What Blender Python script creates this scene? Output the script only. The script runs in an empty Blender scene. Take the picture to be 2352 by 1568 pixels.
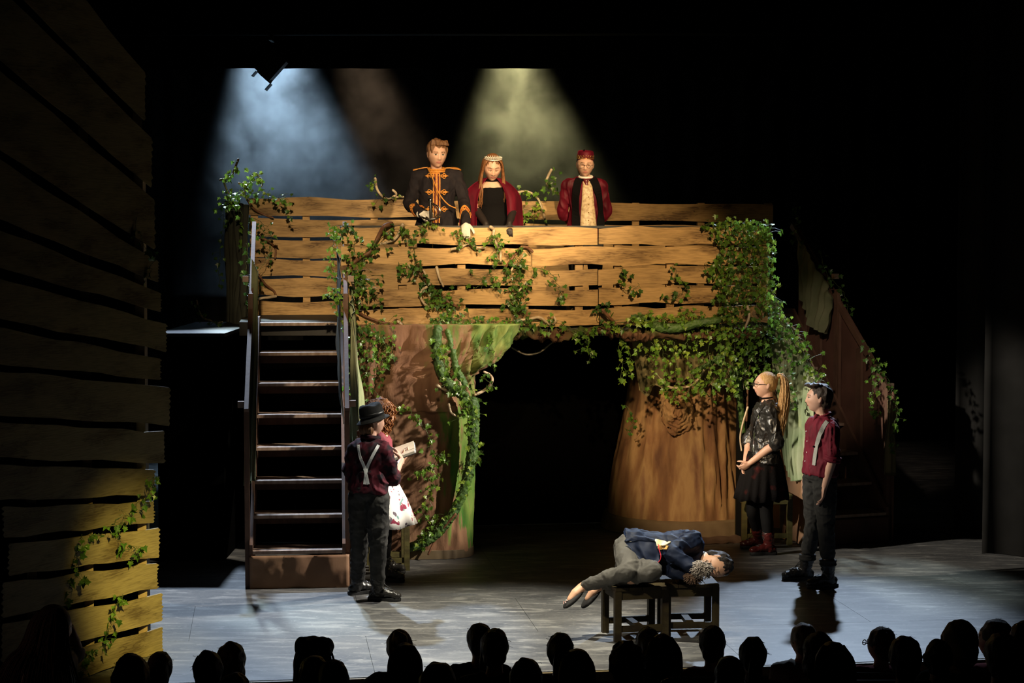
import bpy, math, random
import numpy as np
from mathutils import Vector, Matrix, noise as mnoise
from mathutils.bvhtree import BVHTree

# ---------------------------------------------------------------- camera, light, exposure
SC = bpy.context.scene
COL = SC.collection
F_PX, CX, CY = 4300.0, 1176.0, 784.0
CAM_Z = 2.8
PITCH = math.atan((784 - 540) / F_PX)
cam_d = bpy.data.cameras.new('camera'); cam = bpy.data.objects.new('camera', cam_d); COL.objects.link(cam)
cam.location = (0, 0, CAM_Z); cam.rotation_euler = (math.pi / 2 - PITCH, 0, 0)
cam_d.sensor_width = 36; cam_d.lens = F_PX / 2352 * 36; cam_d.clip_end = 200; cam_d.clip_start = .1
SC.camera = cam
vs = SC.view_settings
vs.view_transform = 'Standard'; vs.look = 'None'; vs.gamma = 1; vs.use_curve_mapping = False
vs.exposure = 0.0
SC.cycles.volume_step_rate = 3.0
SC.cycles.max_bounces = 4; SC.cycles.diffuse_bounces = 2; SC.cycles.glossy_bounces = 2; SC.cycles.transmission_bounces = 2
SC.cycles.volume_bounces = 0
SC.cycles.sample_clamp_indirect = 4.0
wd = bpy.data.worlds.new('dark_house'); SC.world = wd; wd.use_nodes = True
wd.node_tree.nodes['Background'].inputs[0].default_value = (.55, .5, .45, 1)
wd.node_tree.nodes['Background'].inputs[1].default_value = 0.0012

def spot(name, loc, tgt, energy, col, ang, blend=.35, size=.12):
    d = bpy.data.lights.new(name, 'SPOT'); d.energy = energy; d.color = col
    d.spot_size = math.radians(ang); d.spot_blend = blend; d.shadow_soft_size = size
    o = bpy.data.objects.new(name, d); COL.objects.link(o); o.location = loc
    o.rotation_euler = (Vector(tgt) - Vector(loc)).to_track_quat('-Z', 'Y').to_euler()
    return o
WARM = (1, .74, .42); AMBER = (1, .68, .32); WHITE = (1, .87, .68); BLUE = (.62, .78, 1.0)
# front of house lanterns on the balcony
spot('key_spot_a', (-.9, 3.5, 7.6), (-.95, 16.6, 2.95), 6600, WARM, 15.5, .8)
spot('key_spot_b', (4.2, 3.5, 7.4), (.05, 16.9, 3.3), 9500, WARM, 10, .8)
spot('key_spot_wide', (2.9, 3.5, 7.8), (.75, 16.6, 2.75), 6400, AMBER, 14, .8)
spot('wash_spot_right', (-3.2, 5.0, 6.6), (1.8, 17.2, .85), 6800, (1, .72, .40), 8.5, .7)
spot('wash_spot_trunk', (5.6, 13.2, 5.2), (-.9, 15.9, 1.0), 4600, WHITE, 16, .5)
spot('floor_spot', (.3, 12.4, 8.6), (-.1, 13.0, 0), 7500, (1, .93, .74), 26, .8)
spot('sleeper_spot', (-2.6, 6.5, 6.6), (.95, 13.0, .35), 1900, (1, .90, .70), 9.5, .6)
# side lanterns on the wings
spot('side_spot_left', (-5.4, 12.4, 4.6), (2.4, 15.7, 1.2), 4400, (1, .90, .74), 16.5, .5)
spot('side_spot_right', (4.7, 15.3, 4.7), (-.85, 14.5, 1.0), 4600, (1, .92, .80), 13, .5)
spot('stairs_fill', (-.6, 4.0, 7.0), (3.0, 17.5, 1.75), 2000, (1, .78, .6), 7, .8)  # added front fill that brightens the right staircase, not a wing lantern
# back lanterns above the set
spot('back_spot_blue', (-2.9, 19.6, 7.6), (-2.0, 13.4, 0), 4600, BLUE, 25, .25)
spot('back_spot_blue_right', (3.5, 20.2, 6.0), (2.1, 13.3, 0), 3400, BLUE, 23, .7)
spot('back_spot_ivy', (1.6, 20.2, 6.2), (2.5, 16.9, 2.2), 1500, (.85, 1, .95), 16, .6)
spot('back_spot_corner', (-3.3, 20.4, 5.6), (-2.62, 18.0, 3.4), 1500, (.75, .95, 1), 13, .7)
# lantern on the slatted wing
spot('wing_spot', (1.2, 6.8, 5.2), (-2.34, 12.2, .5), 4200, (1, .78, .22), 10.5, 1.0)
spot('red_spill_fill', (-4.6, 8.4, 1.9), (-2.45, 9.7, .6), 12, (1, .45, .3), 16, .6)  # added reddish spill on the raised hand, its source is unseen
# lanterns in the haze
spot('haze_spot_blue', (-2.95, 22.0, 5.75), (-2.5, 22.1, 2.5), 2000, (.50, .75, 1.0), 50, .6)
spot('haze_spot_warm', (-2.1, 22.2, 5.7), (-1.2, 22.2, 2.9), 210, (1, .68, .42), 34, .8)
spot('haze_spot_green', (-.05, 22.0, 5.4), (.25, 22.0, 2.5), 760, (1, .92, .42), 56, .7)

_c, _s = math.cos(PITCH), math.sin(PITCH)
def ray(px, py):
    u, v = (px - CX) / F_PX, (CY - py) / F_PX
    return np.array([u, _c + v * _s, -_s + v * _c])
def P(px, py, Y):
    d = ray(px, py); t = Y / d[1]
    return np.array([d[0] * t, Y, CAM_Z + d[2] * t])
def G(px, py, z=0.0):
    d = ray(px, py); t = (z - CAM_Z) / d[2]
    return np.array([d[0] * t, d[1] * t, z])
def A(*a): return np.array(a, float)
def unit(v):
    v = np.asarray(v, float); n = np.linalg.norm(v); return v / n if n > 1e-9 else v
def lerp(a, b, t): return a + (b - a) * t
def Rz(a): return np.array(Matrix.Rotation(a, 3, 'Z'))
def Rx(a): return np.array(Matrix.Rotation(a, 3, 'X'))
def Ry(a): return np.array(Matrix.Rotation(a, 3, 'Y'))
def rad(d): return math.radians(d)

# ---------------------------------------------------------------- materials
MATS = {}
def _nodes(name):
    m = bpy.data.materials.new(name); m.use_nodes = True
    nt = m.node_tree; return m, nt, nt.nodes['Principled BSDF']
def mk(name, col, rough=.75, col2=None, nscale=6, stretch=(1, 1, 1), metal=0, bump=0, bscale=40, bstretch=None, contrast=(.35, .65),
       sheen=0, trans=0, coat=0, rnd=0, spec=.5, detail=6):
    if name in MATS: return MATS[name]
    m, nt, b = _nodes(name); N, L = nt.nodes, nt.links
    b.inputs['Roughness'].default_value = rough; b.inputs['Metallic'].default_value = metal
    b.inputs['Specular IOR Level'].default_value = spec
    tc = N.new('ShaderNodeTexCoord'); oi = N.new('ShaderNodeObjectInfo')
    mp = N.new('ShaderNodeMapping'); mp.inputs['Scale'].default_value = stretch
    L.new(tc.outputs['Object'], mp.inputs['Vector'])
    add = N.new('ShaderNodeVectorMath'); add.operation = 'ADD'
    mul = N.new('ShaderNodeMath'); mul.operation = 'MULTIPLY'; mul.inputs[1].default_value = 37.0
    L.new(oi.outputs['Random'], mul.inputs[0]); L.new(mp.outputs[0], add.inputs[0]); L.new(mul.outputs[0], add.inputs[1])
    c = tuple(col) + (1,)
    b.inputs['Base Color'].default_value = c
    last = None
    if col2 is not None:
        n = N.new('ShaderNodeTexNoise'); n.inputs['Scale'].default_value = nscale; n.inputs['Detail'].default_value = detail
        L.new(add.outputs[0], n.inputs['Vector'])
        r = N.new('ShaderNodeValToRGB'); r.color_ramp.elements[0].position = contrast[0]; r.color_ramp.elements[1].position = contrast[1]
        r.color_ramp.elements[0].color = c; r.color_ramp.elements[1].color = tuple(col2) + (1,)
        L.new(n.outputs[0], r.inputs[0]); last = r.outputs[0]
    if rnd:
        hs = N.new('ShaderNodeHueSaturation')
        mr = N.new('ShaderNodeMapRange'); mr.inputs[3].default_value = 1 - rnd; mr.inputs[4].default_value = 1 + rnd
        L.new(oi.outputs['Random'], mr.inputs[0]); L.new(mr.outputs[0], hs.inputs['Value'])
        if last is not None: L.new(last, hs.inputs['Color'])
        else: hs.inputs['Color'].default_value = c
        last = hs.outputs[0]
    if last is not None: L.new(last, b.inputs['Base Color'])
    if sheen:
        b.inputs['Sheen Weight'].default_value = sheen; b.inputs['Sheen Roughness'].default_value = .35
        b.inputs['Sheen Tint'].default_value = tuple(min(1, x * 4) for x in col) + (1,)
    if coat: b.inputs['Coat Weight'].default_value = coat
    if bump:
        bn = N.new('ShaderNodeTexNoise'); bn.inputs['Scale'].default_value = bscale; bn.inputs['Detail'].default_value = 4
        if bstretch:
            mp2 = N.new('ShaderNodeMapping'); mp2.inputs['Scale'].default_value = bstretch
            L.new(tc.outputs['Object'], mp2.inputs['Vector']); L.new(mp2.outputs[0], bn.inputs['Vector'])
        else: L.new(tc.outputs['Object'], bn.inputs['Vector'])
        bp = N.new('ShaderNodeBump'); bp.inputs['Strength'].default_value = bump; bp.inputs['Distance'].default_value = .01
        L.new(bn.outputs[0], bp.inputs['Height']); L.new(bp.outputs[0], b.inputs['Normal'])
    if trans:
        t = N.new('ShaderNodeBsdfTranslucent'); mx = N.new('ShaderNodeMixShader'); mx.inputs[0].default_value = trans
        if last is not None: L.new(last, t.inputs[0])
        else: t.inputs[0].default_value = c
        out = N['Material Output']; L.new(b.outputs[0], mx.inputs[1]); L.new(t.outputs[0], mx.inputs[2]); L.new(mx.outputs[0], out.inputs[0])
    MATS[name] = m
    return m

def wood(name, base, dark, axis='X', ring=1.0, rough=.62):
    """painted plank: long streaks, knots as ring figures, dirty patches"""
    if name in MATS: return MATS[name]
    m, nt, b = _nodes(name); N, L = nt.nodes, nt.links
    tc = N.new('ShaderNodeTexCoord'); oi = N.new('ShaderNodeObjectInfo')
    mul = N.new('ShaderNodeMath'); mul.operation = 'MULTIPLY'; mul.inputs[1].default_value = 53.0
    L.new(oi.outputs['Random'], mul.inputs[0])
    add = N.new('ShaderNodeVectorMath'); add.operation = 'ADD'; L.new(tc.outputs['Object'], add.inputs[0]); L.new(mul.outputs[0], add.inputs[1])
    def mapped(s):
        mp = N.new('ShaderNodeMapping'); mp.inputs['Scale'].default_value = s; L.new(add.outputs[0], mp.inputs['Vector']); return mp.outputs[0]
    st = (1.1, 1.1, 9) if axis == 'X' else (9, 9, 1.1)
    n1 = N.new('ShaderNodeTexNoise'); n1.inputs['Scale'].default_value = 2.0; n1.inputs['Detail'].default_value = 3; n1.inputs['Distortion'].default_value = .35
    L.new(mapped(st), n1.inputs['Vector'])
    # rings from a warped field
    mm = N.new('ShaderNodeMath'); mm.operation = 'MULTIPLY'; mm.inputs[1].default_value = 85 * ring; L.new(n1.outputs[0], mm.inputs[0])
    sn = N.new('ShaderNodeMath'); sn.operation = 'SINE'; L.new(mm.outputs[0], sn.inputs[0])
    rr = N.new('ShaderNodeValToRGB'); rr.color_ramp.elements[0].position = .55; rr.color_ramp.elements[1].position = 1.0
    mr = N.new('ShaderNodeMapRange'); mr.inputs[1].default_value = -1; L.new(sn.outputs[0], mr.inputs[0]); L.new(mr.outputs[0], rr.inputs[0])
    n2 = N.new('ShaderNodeTexNoise'); n2.inputs['Scale'].default_value = 2.4; n2.inputs['Detail'].default_value = 5
    L.new(mapped((1, 1, 3) if axis == 'X' else (3, 3, 1)), n2.inputs['Vector'])
    r2 = N.new('ShaderNodeValToRGB'); r2.color_ramp.elements[0].position = .46; r2.color_ramp.elements[1].position = .72
    L.new(n2.outputs[0], r2.inputs[0])
    n3 = N.new('ShaderNodeTexNoise'); n3.inputs['Scale'].default_value = 9; n3.inputs['Detail'].default_value = 6
    L.new(mapped((1, 1, 14) if axis == 'X' else (14, 14, 1)), n3.inputs['Vector'])
    r3 = N.new('ShaderNodeValToRGB'); r3.color_ramp.elements[0].position = .42; r3.color_ramp.elements[1].position = .7
    L.new(n3.outputs[0], r3.inputs[0])
    ramps = N.new('ShaderNodeMath'); ramps.operation = 'MULTIPLY'; L.new(rr.outputs[0], ramps.inputs[0]); L.new(r2.outputs[0], ramps.inputs[1])
    s1 = N.new('ShaderNodeMath'); s1.operation = 'MULTIPLY_ADD'; s1.inputs[1].default_value = .75; L.new(r2.outputs[0], s1.inputs[0])
    m4 = N.new('ShaderNodeMath'); m4.operation = 'MULTIPLY'; m4.inputs[1].default_value = .45; L.new(r3.outputs[0], m4.inputs[0]); L.new(m4.outputs[0], s1.inputs[2])
    s2 = N.new('ShaderNodeMath'); s2.operation = 'MULTIPLY_ADD'; s2.inputs[1].default_value = .6; s2.use_clamp = True
    L.new(ramps.outputs[0], s2.inputs[0]); L.new(s1.outputs[0], s2.inputs[2])
    mx = N.new('ShaderNodeMix'); mx.data_type = 'RGBA'; mx.inputs[6].default_value = tuple(base) + (1,); mx.inputs[7].default_value = tuple(dark) + (1,)
    L.new(s2.outputs[0], mx.inputs[0])
    hs = N.new('ShaderNodeHueSaturation'); vr = N.new('ShaderNodeMapRange'); vr.inputs[3].default_value = .74; vr.inputs[4].default_value = 1.12
    L.new(oi.outputs['Random'], vr.inputs[0]); L.new(vr.outputs[0], hs.inputs['Value']); L.new(mx.outputs[2], hs.inputs['Color'])
    L.new(hs.outputs[0], b.inputs['Base Color']); b.inputs['Roughness'].default_value = rough; b.inputs['Specular IOR Level'].default_value = .3
    bp = N.new('ShaderNodeBump'); bp.inputs['Strength'].default_value = .25; bp.inputs['Distance'].default_value = .004
    L.new(s2.outputs[0], bp.inputs['Height']); bp.invert = True; L.new(bp.outputs[0], b.inputs['Normal'])
    MATS[name] = m
    return m

# ---------------------------------------------------------------- mesh building
class MB:
    def __init__(s): s.v = []; s.f = []; s.mi = []; s.n = 0
    def add(s, v, f, m=0):
        v = np.asarray(v, float).reshape(-1, 3); s.v.append(v)
        k = s.n; s.f += [tuple(i + k for i in q) for q in f]; s.mi += [m] * len(f); s.n += len(v); return s
    def box(s, c, size, R=None, m=0):
        h = np.asarray(size, float) / 2
        p = np.array([[x, y, z] for x in (-1, 1) for y in (-1, 1) for z in (-1, 1)], float) * h
        if R is not None: p = p @ np.asarray(R).T
        return s.add(p + np.asarray(c, float), [(0, 1, 3, 2), (4, 6, 7, 5), (0, 4, 5, 1), (2, 3, 7, 6), (0, 2, 6, 4), (1, 5, 7, 3)], m)
    def beam(s, a, b, w, h, up=(0, 0, 1), m=0):
        a, b = np.asarray(a, float), np.asarray(b, float); t = unit(b - a); sd = unit(np.cross(t, up)); u = np.cross(sd, t)
        p = [q + sd * i * w / 2 + u * j * h / 2 for q in (a, b) for i, j in ((-1, -1), (1, -1), (1, 1), (-1, 1))]
        return s.add(p, [(3, 2, 1, 0), (4, 5, 6, 7), (0, 1, 5, 4), (1, 2, 6, 5), (2, 3, 7, 6), (3, 0, 4, 7)], m)
    def loft(s, rings, m=0, cap=True):
        n = len(rings[0]); v = np.concatenate(rings); f = []
        for i in range(len(rings) - 1):
            for j in range(n):
                k = (j + 1) % n; f.append((i * n + j, i * n + k, (i + 1) * n + k, (i + 1) * n + j))
        if cap: f.append(tuple(range(n - 1, -1, -1))); f.append(tuple((len(rings) - 1) * n + j for j in range(n)))
        return s.add(v, f, m)
    def tube(s, pts, r, n=8, m=0, smooth=0, round_=True, flat=1.0, up=None):
        pts = np.asarray(pts, float); r = np.asarray(r if np.ndim(r) else [r] * len(pts), float)
        if smooth: pts, r = crom(pts, smooth, r)
        k = len(pts); T = np.gradient(pts, axis=0); T = np.array([unit(t) for t in T])
        u = np.cross(T[0], up if up is not None else ((0, 0, 1) if abs(T[0][2]) < .9 else (1, 0, 0))); u = unit(u)
        rings = []; ang = np.linspace(0, 2 * np.pi, n, endpoint=False)
        def ring(c, t, u, rr):
            w = np.cross(t, u); return c + np.outer(np.cos(ang) * rr, u) + np.outer(np.sin(ang) * rr * flat, w)
        us = []
        for i in range(k):
            u = unit(u - T[i] * np.dot(u, T[i])); us.append(u)
        if round_:
            rings += [ring(pts[0] - T[0] * r[0] * .92, T[0], us[0], r[0] * .35), ring(pts[0] - T[0] * r[0] * .62, T[0], us[0], r[0] * .78)]
        rings += [ring(pts[i], T[i], us[i], r[i]) for i in range(k)]
        if round_:
            rings += [ring(pts[-1] + T[-1] * r[-1] * .62, T[-1], us[-1], r[-1] * .78), ring(pts[-1] + T[-1] * r[-1] * .92, T[-1], us[-1], r[-1] * .35)]
        return s.loft(rings, m)
    def ell(s, c, r, R=None, nu=18, nv=12, m=0, fn=None):
        th = np.linspace(0, np.pi, nv + 1)[1:-1]; ph = np.linspace(0, 2 * np.pi, nu, endpoint=False)
        p = [[math.sin(t) * math.cos(a), math.sin(t) * math.sin(a), math.cos(t)] for t in th for a in ph] + [[0, 0, 1], [0, 0, -1]]
        p = np.array(p)
        p = fn(p) if fn else p * np.asarray(r, float)
        if R is not None: p = p @ np.asarray(R).T
        p = p + np.asarray(c, float); f = []; M = len(th)
        for i in range(M - 1):
            for j in range(nu):
                k = (j + 1) % nu; f.append((i * nu + j, (i + 1) * nu + j, (i + 1) * nu + k, i * nu + k))
        t0, b0 = M * nu, M * nu + 1
        for j in range(nu):
            k = (j + 1) % nu; f.append((t0, j, k)); f.append((b0, (M - 1) * nu + k, (M - 1) * nu + j))
        return s.add(p, f, m)
    def ribbon(s, pts, nrm, w, th, m=0):
        """flat strap: pts centre line, nrm outward normals"""
        pts = np.asarray(pts, float); T = np.gradient(pts, axis=0); rings = []
        w = np.asarray(w if np.ndim(w) else [w] * len(pts), float)
        for i, p in enumerate(pts):
            n = unit(nrm[i]); sd = unit(np.cross(T[i], n)) * w[i] / 2
            rings.append(np.array([p - sd, p + sd, p + sd + n * th, p - sd + n * th]))
        return s.loft(rings, m)
    def mesh(s, name, smooth=False):
        me = bpy.data.meshes.new(name); v = np.concatenate(s.v) if s.v else np.zeros((0, 3))
        me.from_pydata(v.tolist(), [], s.f); me.polygons.foreach_set('material_index', s.mi)
        if smooth: me.polygons.foreach_set('use_smooth', [True] * len(s.f))
        me.update(); return me
    def build(s, name, mats, parent=None, smooth=False, world=False, voxel=None, relax=0, post=None, matfn=None):
        if world and parent is not None:
            off = np.array(parent.location) + (np.array(parent.parent.location) if parent.parent else 0)
            s.v = [v - off for v in s.v]
        if voxel: me = remesh(s, name, voxel, relax, post, matfn)
        else:
            if post: s.v = [post(np.concatenate(s.v))]
            me = s.mesh(name, smooth)
        o = bpy.data.objects.new(name, me); COL.objects.link(o)
        for mt in (mats if isinstance(mats, (list, tuple)) else [mats]): me.materials.append(mt)
        if parent is not None: o.parent = parent
        return o

def crom(p, k, r=None):
    """catmull-rom through the points, k samples a span"""
    p = np.asarray(p, float); q = np.vstack([2 * p[0] - p[1], p, 2 * p[-1] - p[-2]]); out = []
    for i in range(1, len(q) - 2):
        for j in range(k):
            t = j / k; a, b, c, d = q[i - 1], q[i], q[i + 1], q[i + 2]
            out.append(.5 * (2 * b + (c - a) * t + (2 * a - 5 * b + 4 * c - d) * t * t + (3 * b - a - 3 * c + d) * t ** 3))
    out.append(p[-1]); out = np.array(out)
    if r is None: return out
    rr = np.interp(np.linspace(0, len(p) - 1, len(out)), np.arange(len(p)), r)
    return out, rr

WORK = bpy.data.scenes.new('workbench')      # a bare scene in which shapes are fused; removed at the end
def remesh(mb, name, voxel, relax=0, post=None, matfn=None):
    me = mb.mesh(name + '_t'); o = bpy.data.objects.new('tmp', me); WORK.collection.objects.link(o)
    md = o.modifiers.new('r', 'REMESH'); md.mode = 'VOXEL'; md.voxel_size = voxel; md.use_smooth_shade = True
    if relax:
        sm = o.modifiers.new('s', 'SMOOTH'); sm.iterations = relax; sm.factor = .5
    vl = WORK.view_layers[0]; vl.update(); dg = vl.depsgraph
    out = bpy.data.meshes.new_from_object(o.evaluated_get(dg)); out.name = name
    bpy.data.objects.remove(o); bpy.data.meshes.remove(me)
    n = len(out.vertices)
    if post:
        co = np.empty(n * 3); out.vertices.foreach_get('co', co); co = co.reshape(-1, 3)
        nm = np.empty(n * 3); out.vertex_normals.foreach_get('vector', nm); nm = nm.reshape(-1, 3)
        co = post(co, nm); out.vertices.foreach_set('co', co.ravel()); out.update()
    if matfn:
        k = len(out.polygons); c = np.empty(k * 3); out.polygons.foreach_get('center', c)
        out.polygons.foreach_set('material_index', matfn(c.reshape(-1, 3)).astype(np.int32))
    else: out.polygons.foreach_set('material_index', np.zeros(len(out.polygons), np.int32))
    return out

_prm = np.random.RandomState(7).permutation(256); _prm = np.concatenate([_prm, _prm, _prm])
_grd = np.random.RandomState(3).normal(size=(256, 3)); _grd /= np.linalg.norm(_grd, axis=1)[:, None]
def pn(q):
    """gradient noise for an array of points"""
    i = np.floor(q).astype(int); f = q - i; i &= 255; u = f * f * f * (f * (f * 6 - 15) + 10); out = 0
    for dx in (0, 1):
        for dy in (0, 1):
            for dz in (0, 1):
                h = _prm[_prm[_prm[i[:, 0] + dx] + i[:, 1] + dy] + i[:, 2] + dz]; g = _grd[h]
                w = (u[:, 0] if dx else 1 - u[:, 0]) * (u[:, 1] if dy else 1 - u[:, 1]) * (u[:, 2] if dz else 1 - u[:, 2])
                out = out + w * (g[:, 0] * (f[:, 0] - dx) + g[:, 1] * (f[:, 1] - dy) + g[:, 2] * (f[:, 2] - dz))
    return out * 1.4
def ridges(q):
    q = q + np.stack([pn(q * .45 + k * 9.1) for k in (1, 2, 3)], 1) * .8
    return np.maximum(0, 1 - np.abs(pn(q)) * 3.2) ** 1.4 * 1.2 + np.maximum(0, 1 - np.abs(pn(q * 2.1)) * 3.0) * .4 - .5
def folds(amp, sc=(9, 9, 9), seed=0, ridge=True):
    """cloth folds: displace along normals with warped, stretched ridge noise"""
    def fn(co, nm):
        q = co * np.asarray(sc, float) + seed * 7.3
        h = ridges(q) if ridge else pn(q) * 1.6
        return co + nm * (h * amp)[:, None]
    return fn

def empty(name, loc=(0, 0, 0), rz=0, label=None, cat=None, group=None, kind=None):
    o = bpy.data.objects.new(name, None); COL.objects.link(o); o.location = loc; o.rotation_euler = (0, 0, rz); o.empty_display_size = .1
    return tag(o, label, cat, group, kind)
def tag(o, label=None, cat=None, group=None, kind=None):
    if label: o['label'] = label
    if cat: o['category'] = cat
    if group: o['group'] = group
    if kind: o['kind'] = kind
    return o
def rough_board(bl, br, tl, tr, th, nrm, seed, wav=.008, seg=8, jagl=0, jagr=0):
    """plank between four world corners with wavy edges and torn ends"""
    rnd = random.Random(seed); bl, br, tl, tr, nrm = map(lambda q: np.asarray(q, float), (bl, br, tl, tr, nrm)); mb = MB(); rings = []
    ph = [rnd.uniform(0, 6) for _ in range(4)]; fr = [rnd.uniform(1.2, 3.2) for _ in range(4)]
    up = unit(tl - bl); ax = unit(br - bl)
    for i in range(seg + 1):
        t = i / seg
        b = lerp(bl, br, t) + up * wav * (math.sin(fr[0] * 2 * t * 3 + ph[0]) + .6 * math.sin(fr[1] * t * 7 + ph[1]))
        c = lerp(tl, tr, t) + up * wav * (math.sin(fr[2] * 2 * t * 3 + ph[2]) + .6 * math.sin(fr[3] * t * 7 + ph[3]))
        rings.append(np.array([b, c, c + nrm * th, b + nrm * th]))
    if jagl or jagr:     # torn ends: finer outline column
        k = 7
        for e, jag in ((0, jagl), (-1, jagr)):
            pass
    mb.loft(rings)
    if jagr:
        b, c = rings[-1][0], rings[-1][1]; k = 7
        for i in range(k):
            a0, a1 = lerp(b, c, i / k), lerp(b, c, (i + 1) / k); tip = (a0 + a1) / 2 + ax * rnd.uniform(.2, 1) * jagr
            mb.add([a0, a1, tip, a0 + nrm * th, a1 + nrm * th, tip + nrm * th], [(0, 1, 2), (5, 4, 3), (0, 2, 5, 3), (1, 4, 5, 2)])
    if jagl:
        b, c = rings[0][0], rings[0][1]; k = 6
        for i in range(k):
            a0, a1 = lerp(b, c, i / k), lerp(b, c, (i + 1) / k); tip = (a0 + a1) / 2 - ax * rnd.uniform(.2, 1) * jagl
            mb.add([a0, a1, tip, a0 + nrm * th, a1 + nrm * th, tip + nrm * th], [(2, 1, 0), (3, 4, 5), (3, 5, 2, 0), (2, 5, 4, 1)])
    return mb
# ---------------------------------------------------------------- materials of the set
def floor_mat():
    m, nt, b = _nodes('worn_stage_vinyl'); N, L = nt.nodes, nt.links
    tc = N.new('ShaderNodeTexCoord'); g = N.new('ShaderNodeNewGeometry')
    def noise(sc, st, det=6, dist=0):
        mp = N.new('ShaderNodeMapping'); mp.inputs['Scale'].default_value = st; L.new(g.outputs['Position'], mp.inputs['Vector'])
        n = N.new('ShaderNodeTexNoise'); n.inputs['Scale'].default_value = sc; n.inputs['Detail'].default_value = det; n.inputs['Distortion'].default_value = dist
        L.new(mp.outputs[0], n.inputs['Vector']); return n.outputs[0]
    def ramp(src, a, c0, bb, c1):
        r = N.new('ShaderNodeValToRGB'); e = r.color_ramp.elements; e[0].position = a; e[1].position = bb; e[0].color = tuple(c0) + (1,); e[1].color = tuple(c1) + (1,)
        L.new(src, r.inputs[0]); return r.outputs[0]
    base = ramp(noise(1.6, (1, 1.6, 1), 8), .32, (.045, .046, .05), .72, (.105, .105, .105))
    scr = ramp(noise(3.2, (1, 3.6, 1), 12, .6), .50, (0, 0, 0), .78, (1, 1, 1))
    scr2 = ramp(noise(30, (1, 3, 1), 6, .3), .58, (0, 0, 0), .76, (1, 1, 1))
    scr3 = ramp(noise(11, (1.1, 5, 1), 8, 1.2), .63, (0, 0, 0), .68, (1, 1, 1))
    def madd(a, k, c=None):
        m_ = N.new('ShaderNodeMath'); m_.operation = 'MULTIPLY_ADD'; m_.inputs[1].default_value = k; m_.use_clamp = True; L.new(a, m_.inputs[0])
        if c is None: m_.inputs[2].default_value = 0
        else: L.new(c, m_.inputs[2])
        return m_.outputs[0]
    mx = N.new('ShaderNodeMix'); mx.data_type = 'RGBA'; mx.inputs[7].default_value = (.36, .355, .335, 1)
    L.new(madd(scr3, .45, madd(scr2, .35, madd(scr, .55))), mx.inputs[0]); L.new(base, mx.inputs[6])
    L.new(mx.outputs[2], b.inputs['Base Color'])
    b.inputs['Roughness'].default_value = .52; b.inputs['Specular IOR Level'].default_value = .35
    return m
def canvas(name, cols, green_dir=None, gr=(0, 1), vert=True, gtop=None, gcol=((.05, .16, .025), (.16, .24, .05))):
    """scenic canvas painted in brushed patches, green moss paint towards one side"""
    m, nt, b = _nodes(name); N, L = nt.nodes, nt.links
    tc = N.new('ShaderNodeTexCoord')
    def noise(sc, st, det=5, seed=0):
        mp = N.new('ShaderNodeMapping'); mp.inputs['Scale'].default_value = st; mp.inputs['Location'].default_value = (seed, seed * 1.7, seed * .6)
        L.new(tc.outputs['Object'], mp.inputs['Vector'])
        n = N.new('ShaderNodeTexNoise'); n.inputs['Scale'].default_value = sc; n.inputs['Detail'].default_value = det; L.new(mp.outputs[0], n.inputs['Vector']); return n.outputs[0]
    st = (2.2, 2.2, .55) if vert else (1, 1, 1)
    r = N.new('ShaderNodeValToRGB'); e = r.color_ramp.elements
    e[0].position = .3; e[0].color = tuple(cols[0]) + (1,); e[1].position = .7; e[1].color = tuple(cols[-1]) + (1,)
    for i, c in enumerate(cols[1:-1]):
        q = e.new(.3 + .4 * (i + 1) / (len(cols) - 1)); q.color = tuple(c) + (1,)
    L.new(noise(2.6, st, 7), r.inputs[0]); last = r.outputs[0]
    if green_dir is not None:
        dp = N.new('ShaderNodeVectorMath'); dp.operation = 'DOT_PRODUCT'; dp.inputs[1].default_value = green_dir; L.new(tc.outputs['Object'], dp.inputs[0])
        ad = N.new('ShaderNodeMath'); ad.operation = 'MULTIPLY_ADD'; ad.inputs[1].default_value = 1.15; L.new(noise(4.2, st, 9, 3), ad.inputs[0]); L.new(dp.outputs['Value'], ad.inputs[2])
        mr = N.new('ShaderNodeMapRange'); mr.interpolation_type = 'SMOOTHSTEP'; mr.inputs[1].default_value = gr[0]; mr.inputs[2].default_value = gr[1]; L.new(ad.outputs[0], mr.inputs[0])
        gc = N.new('ShaderNodeValToRGB'); gc.color_ramp.elements[0].color = gcol[0] + (1,); gc.color_ramp.elements[1].color = gcol[1] + (1,)
        gc.color_ramp.elements[0].position = .35; gc.color_ramp.elements[1].position = .65; L.new(noise(7, (1, 1, .5), 5, 9), gc.inputs[0])
        mx = N.new('ShaderNodeMix'); mx.data_type = 'RGBA'; L.new(mr.outputs[0], mx.inputs[0]); L.new(last, mx.inputs[6]); L.new(gc.outputs[0], mx.inputs[7]); last = mx.outputs[2]
    L.new(last, b.inputs['Base Color']); b.inputs['Roughness'].default_value = .8; b.inputs['Specular IOR Level'].default_value = .25
    bp = N.new('ShaderNodeBump'); bp.inputs['Strength'].default_value = .5; bp.inputs['Distance'].default_value = .02
    L.new(noise(9, (1.6, 1.6, .7), 4, 5), bp.inputs['Height']); L.new(bp.outputs[0], b.inputs['Normal'])
    MATS[name] = m; return m

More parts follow.
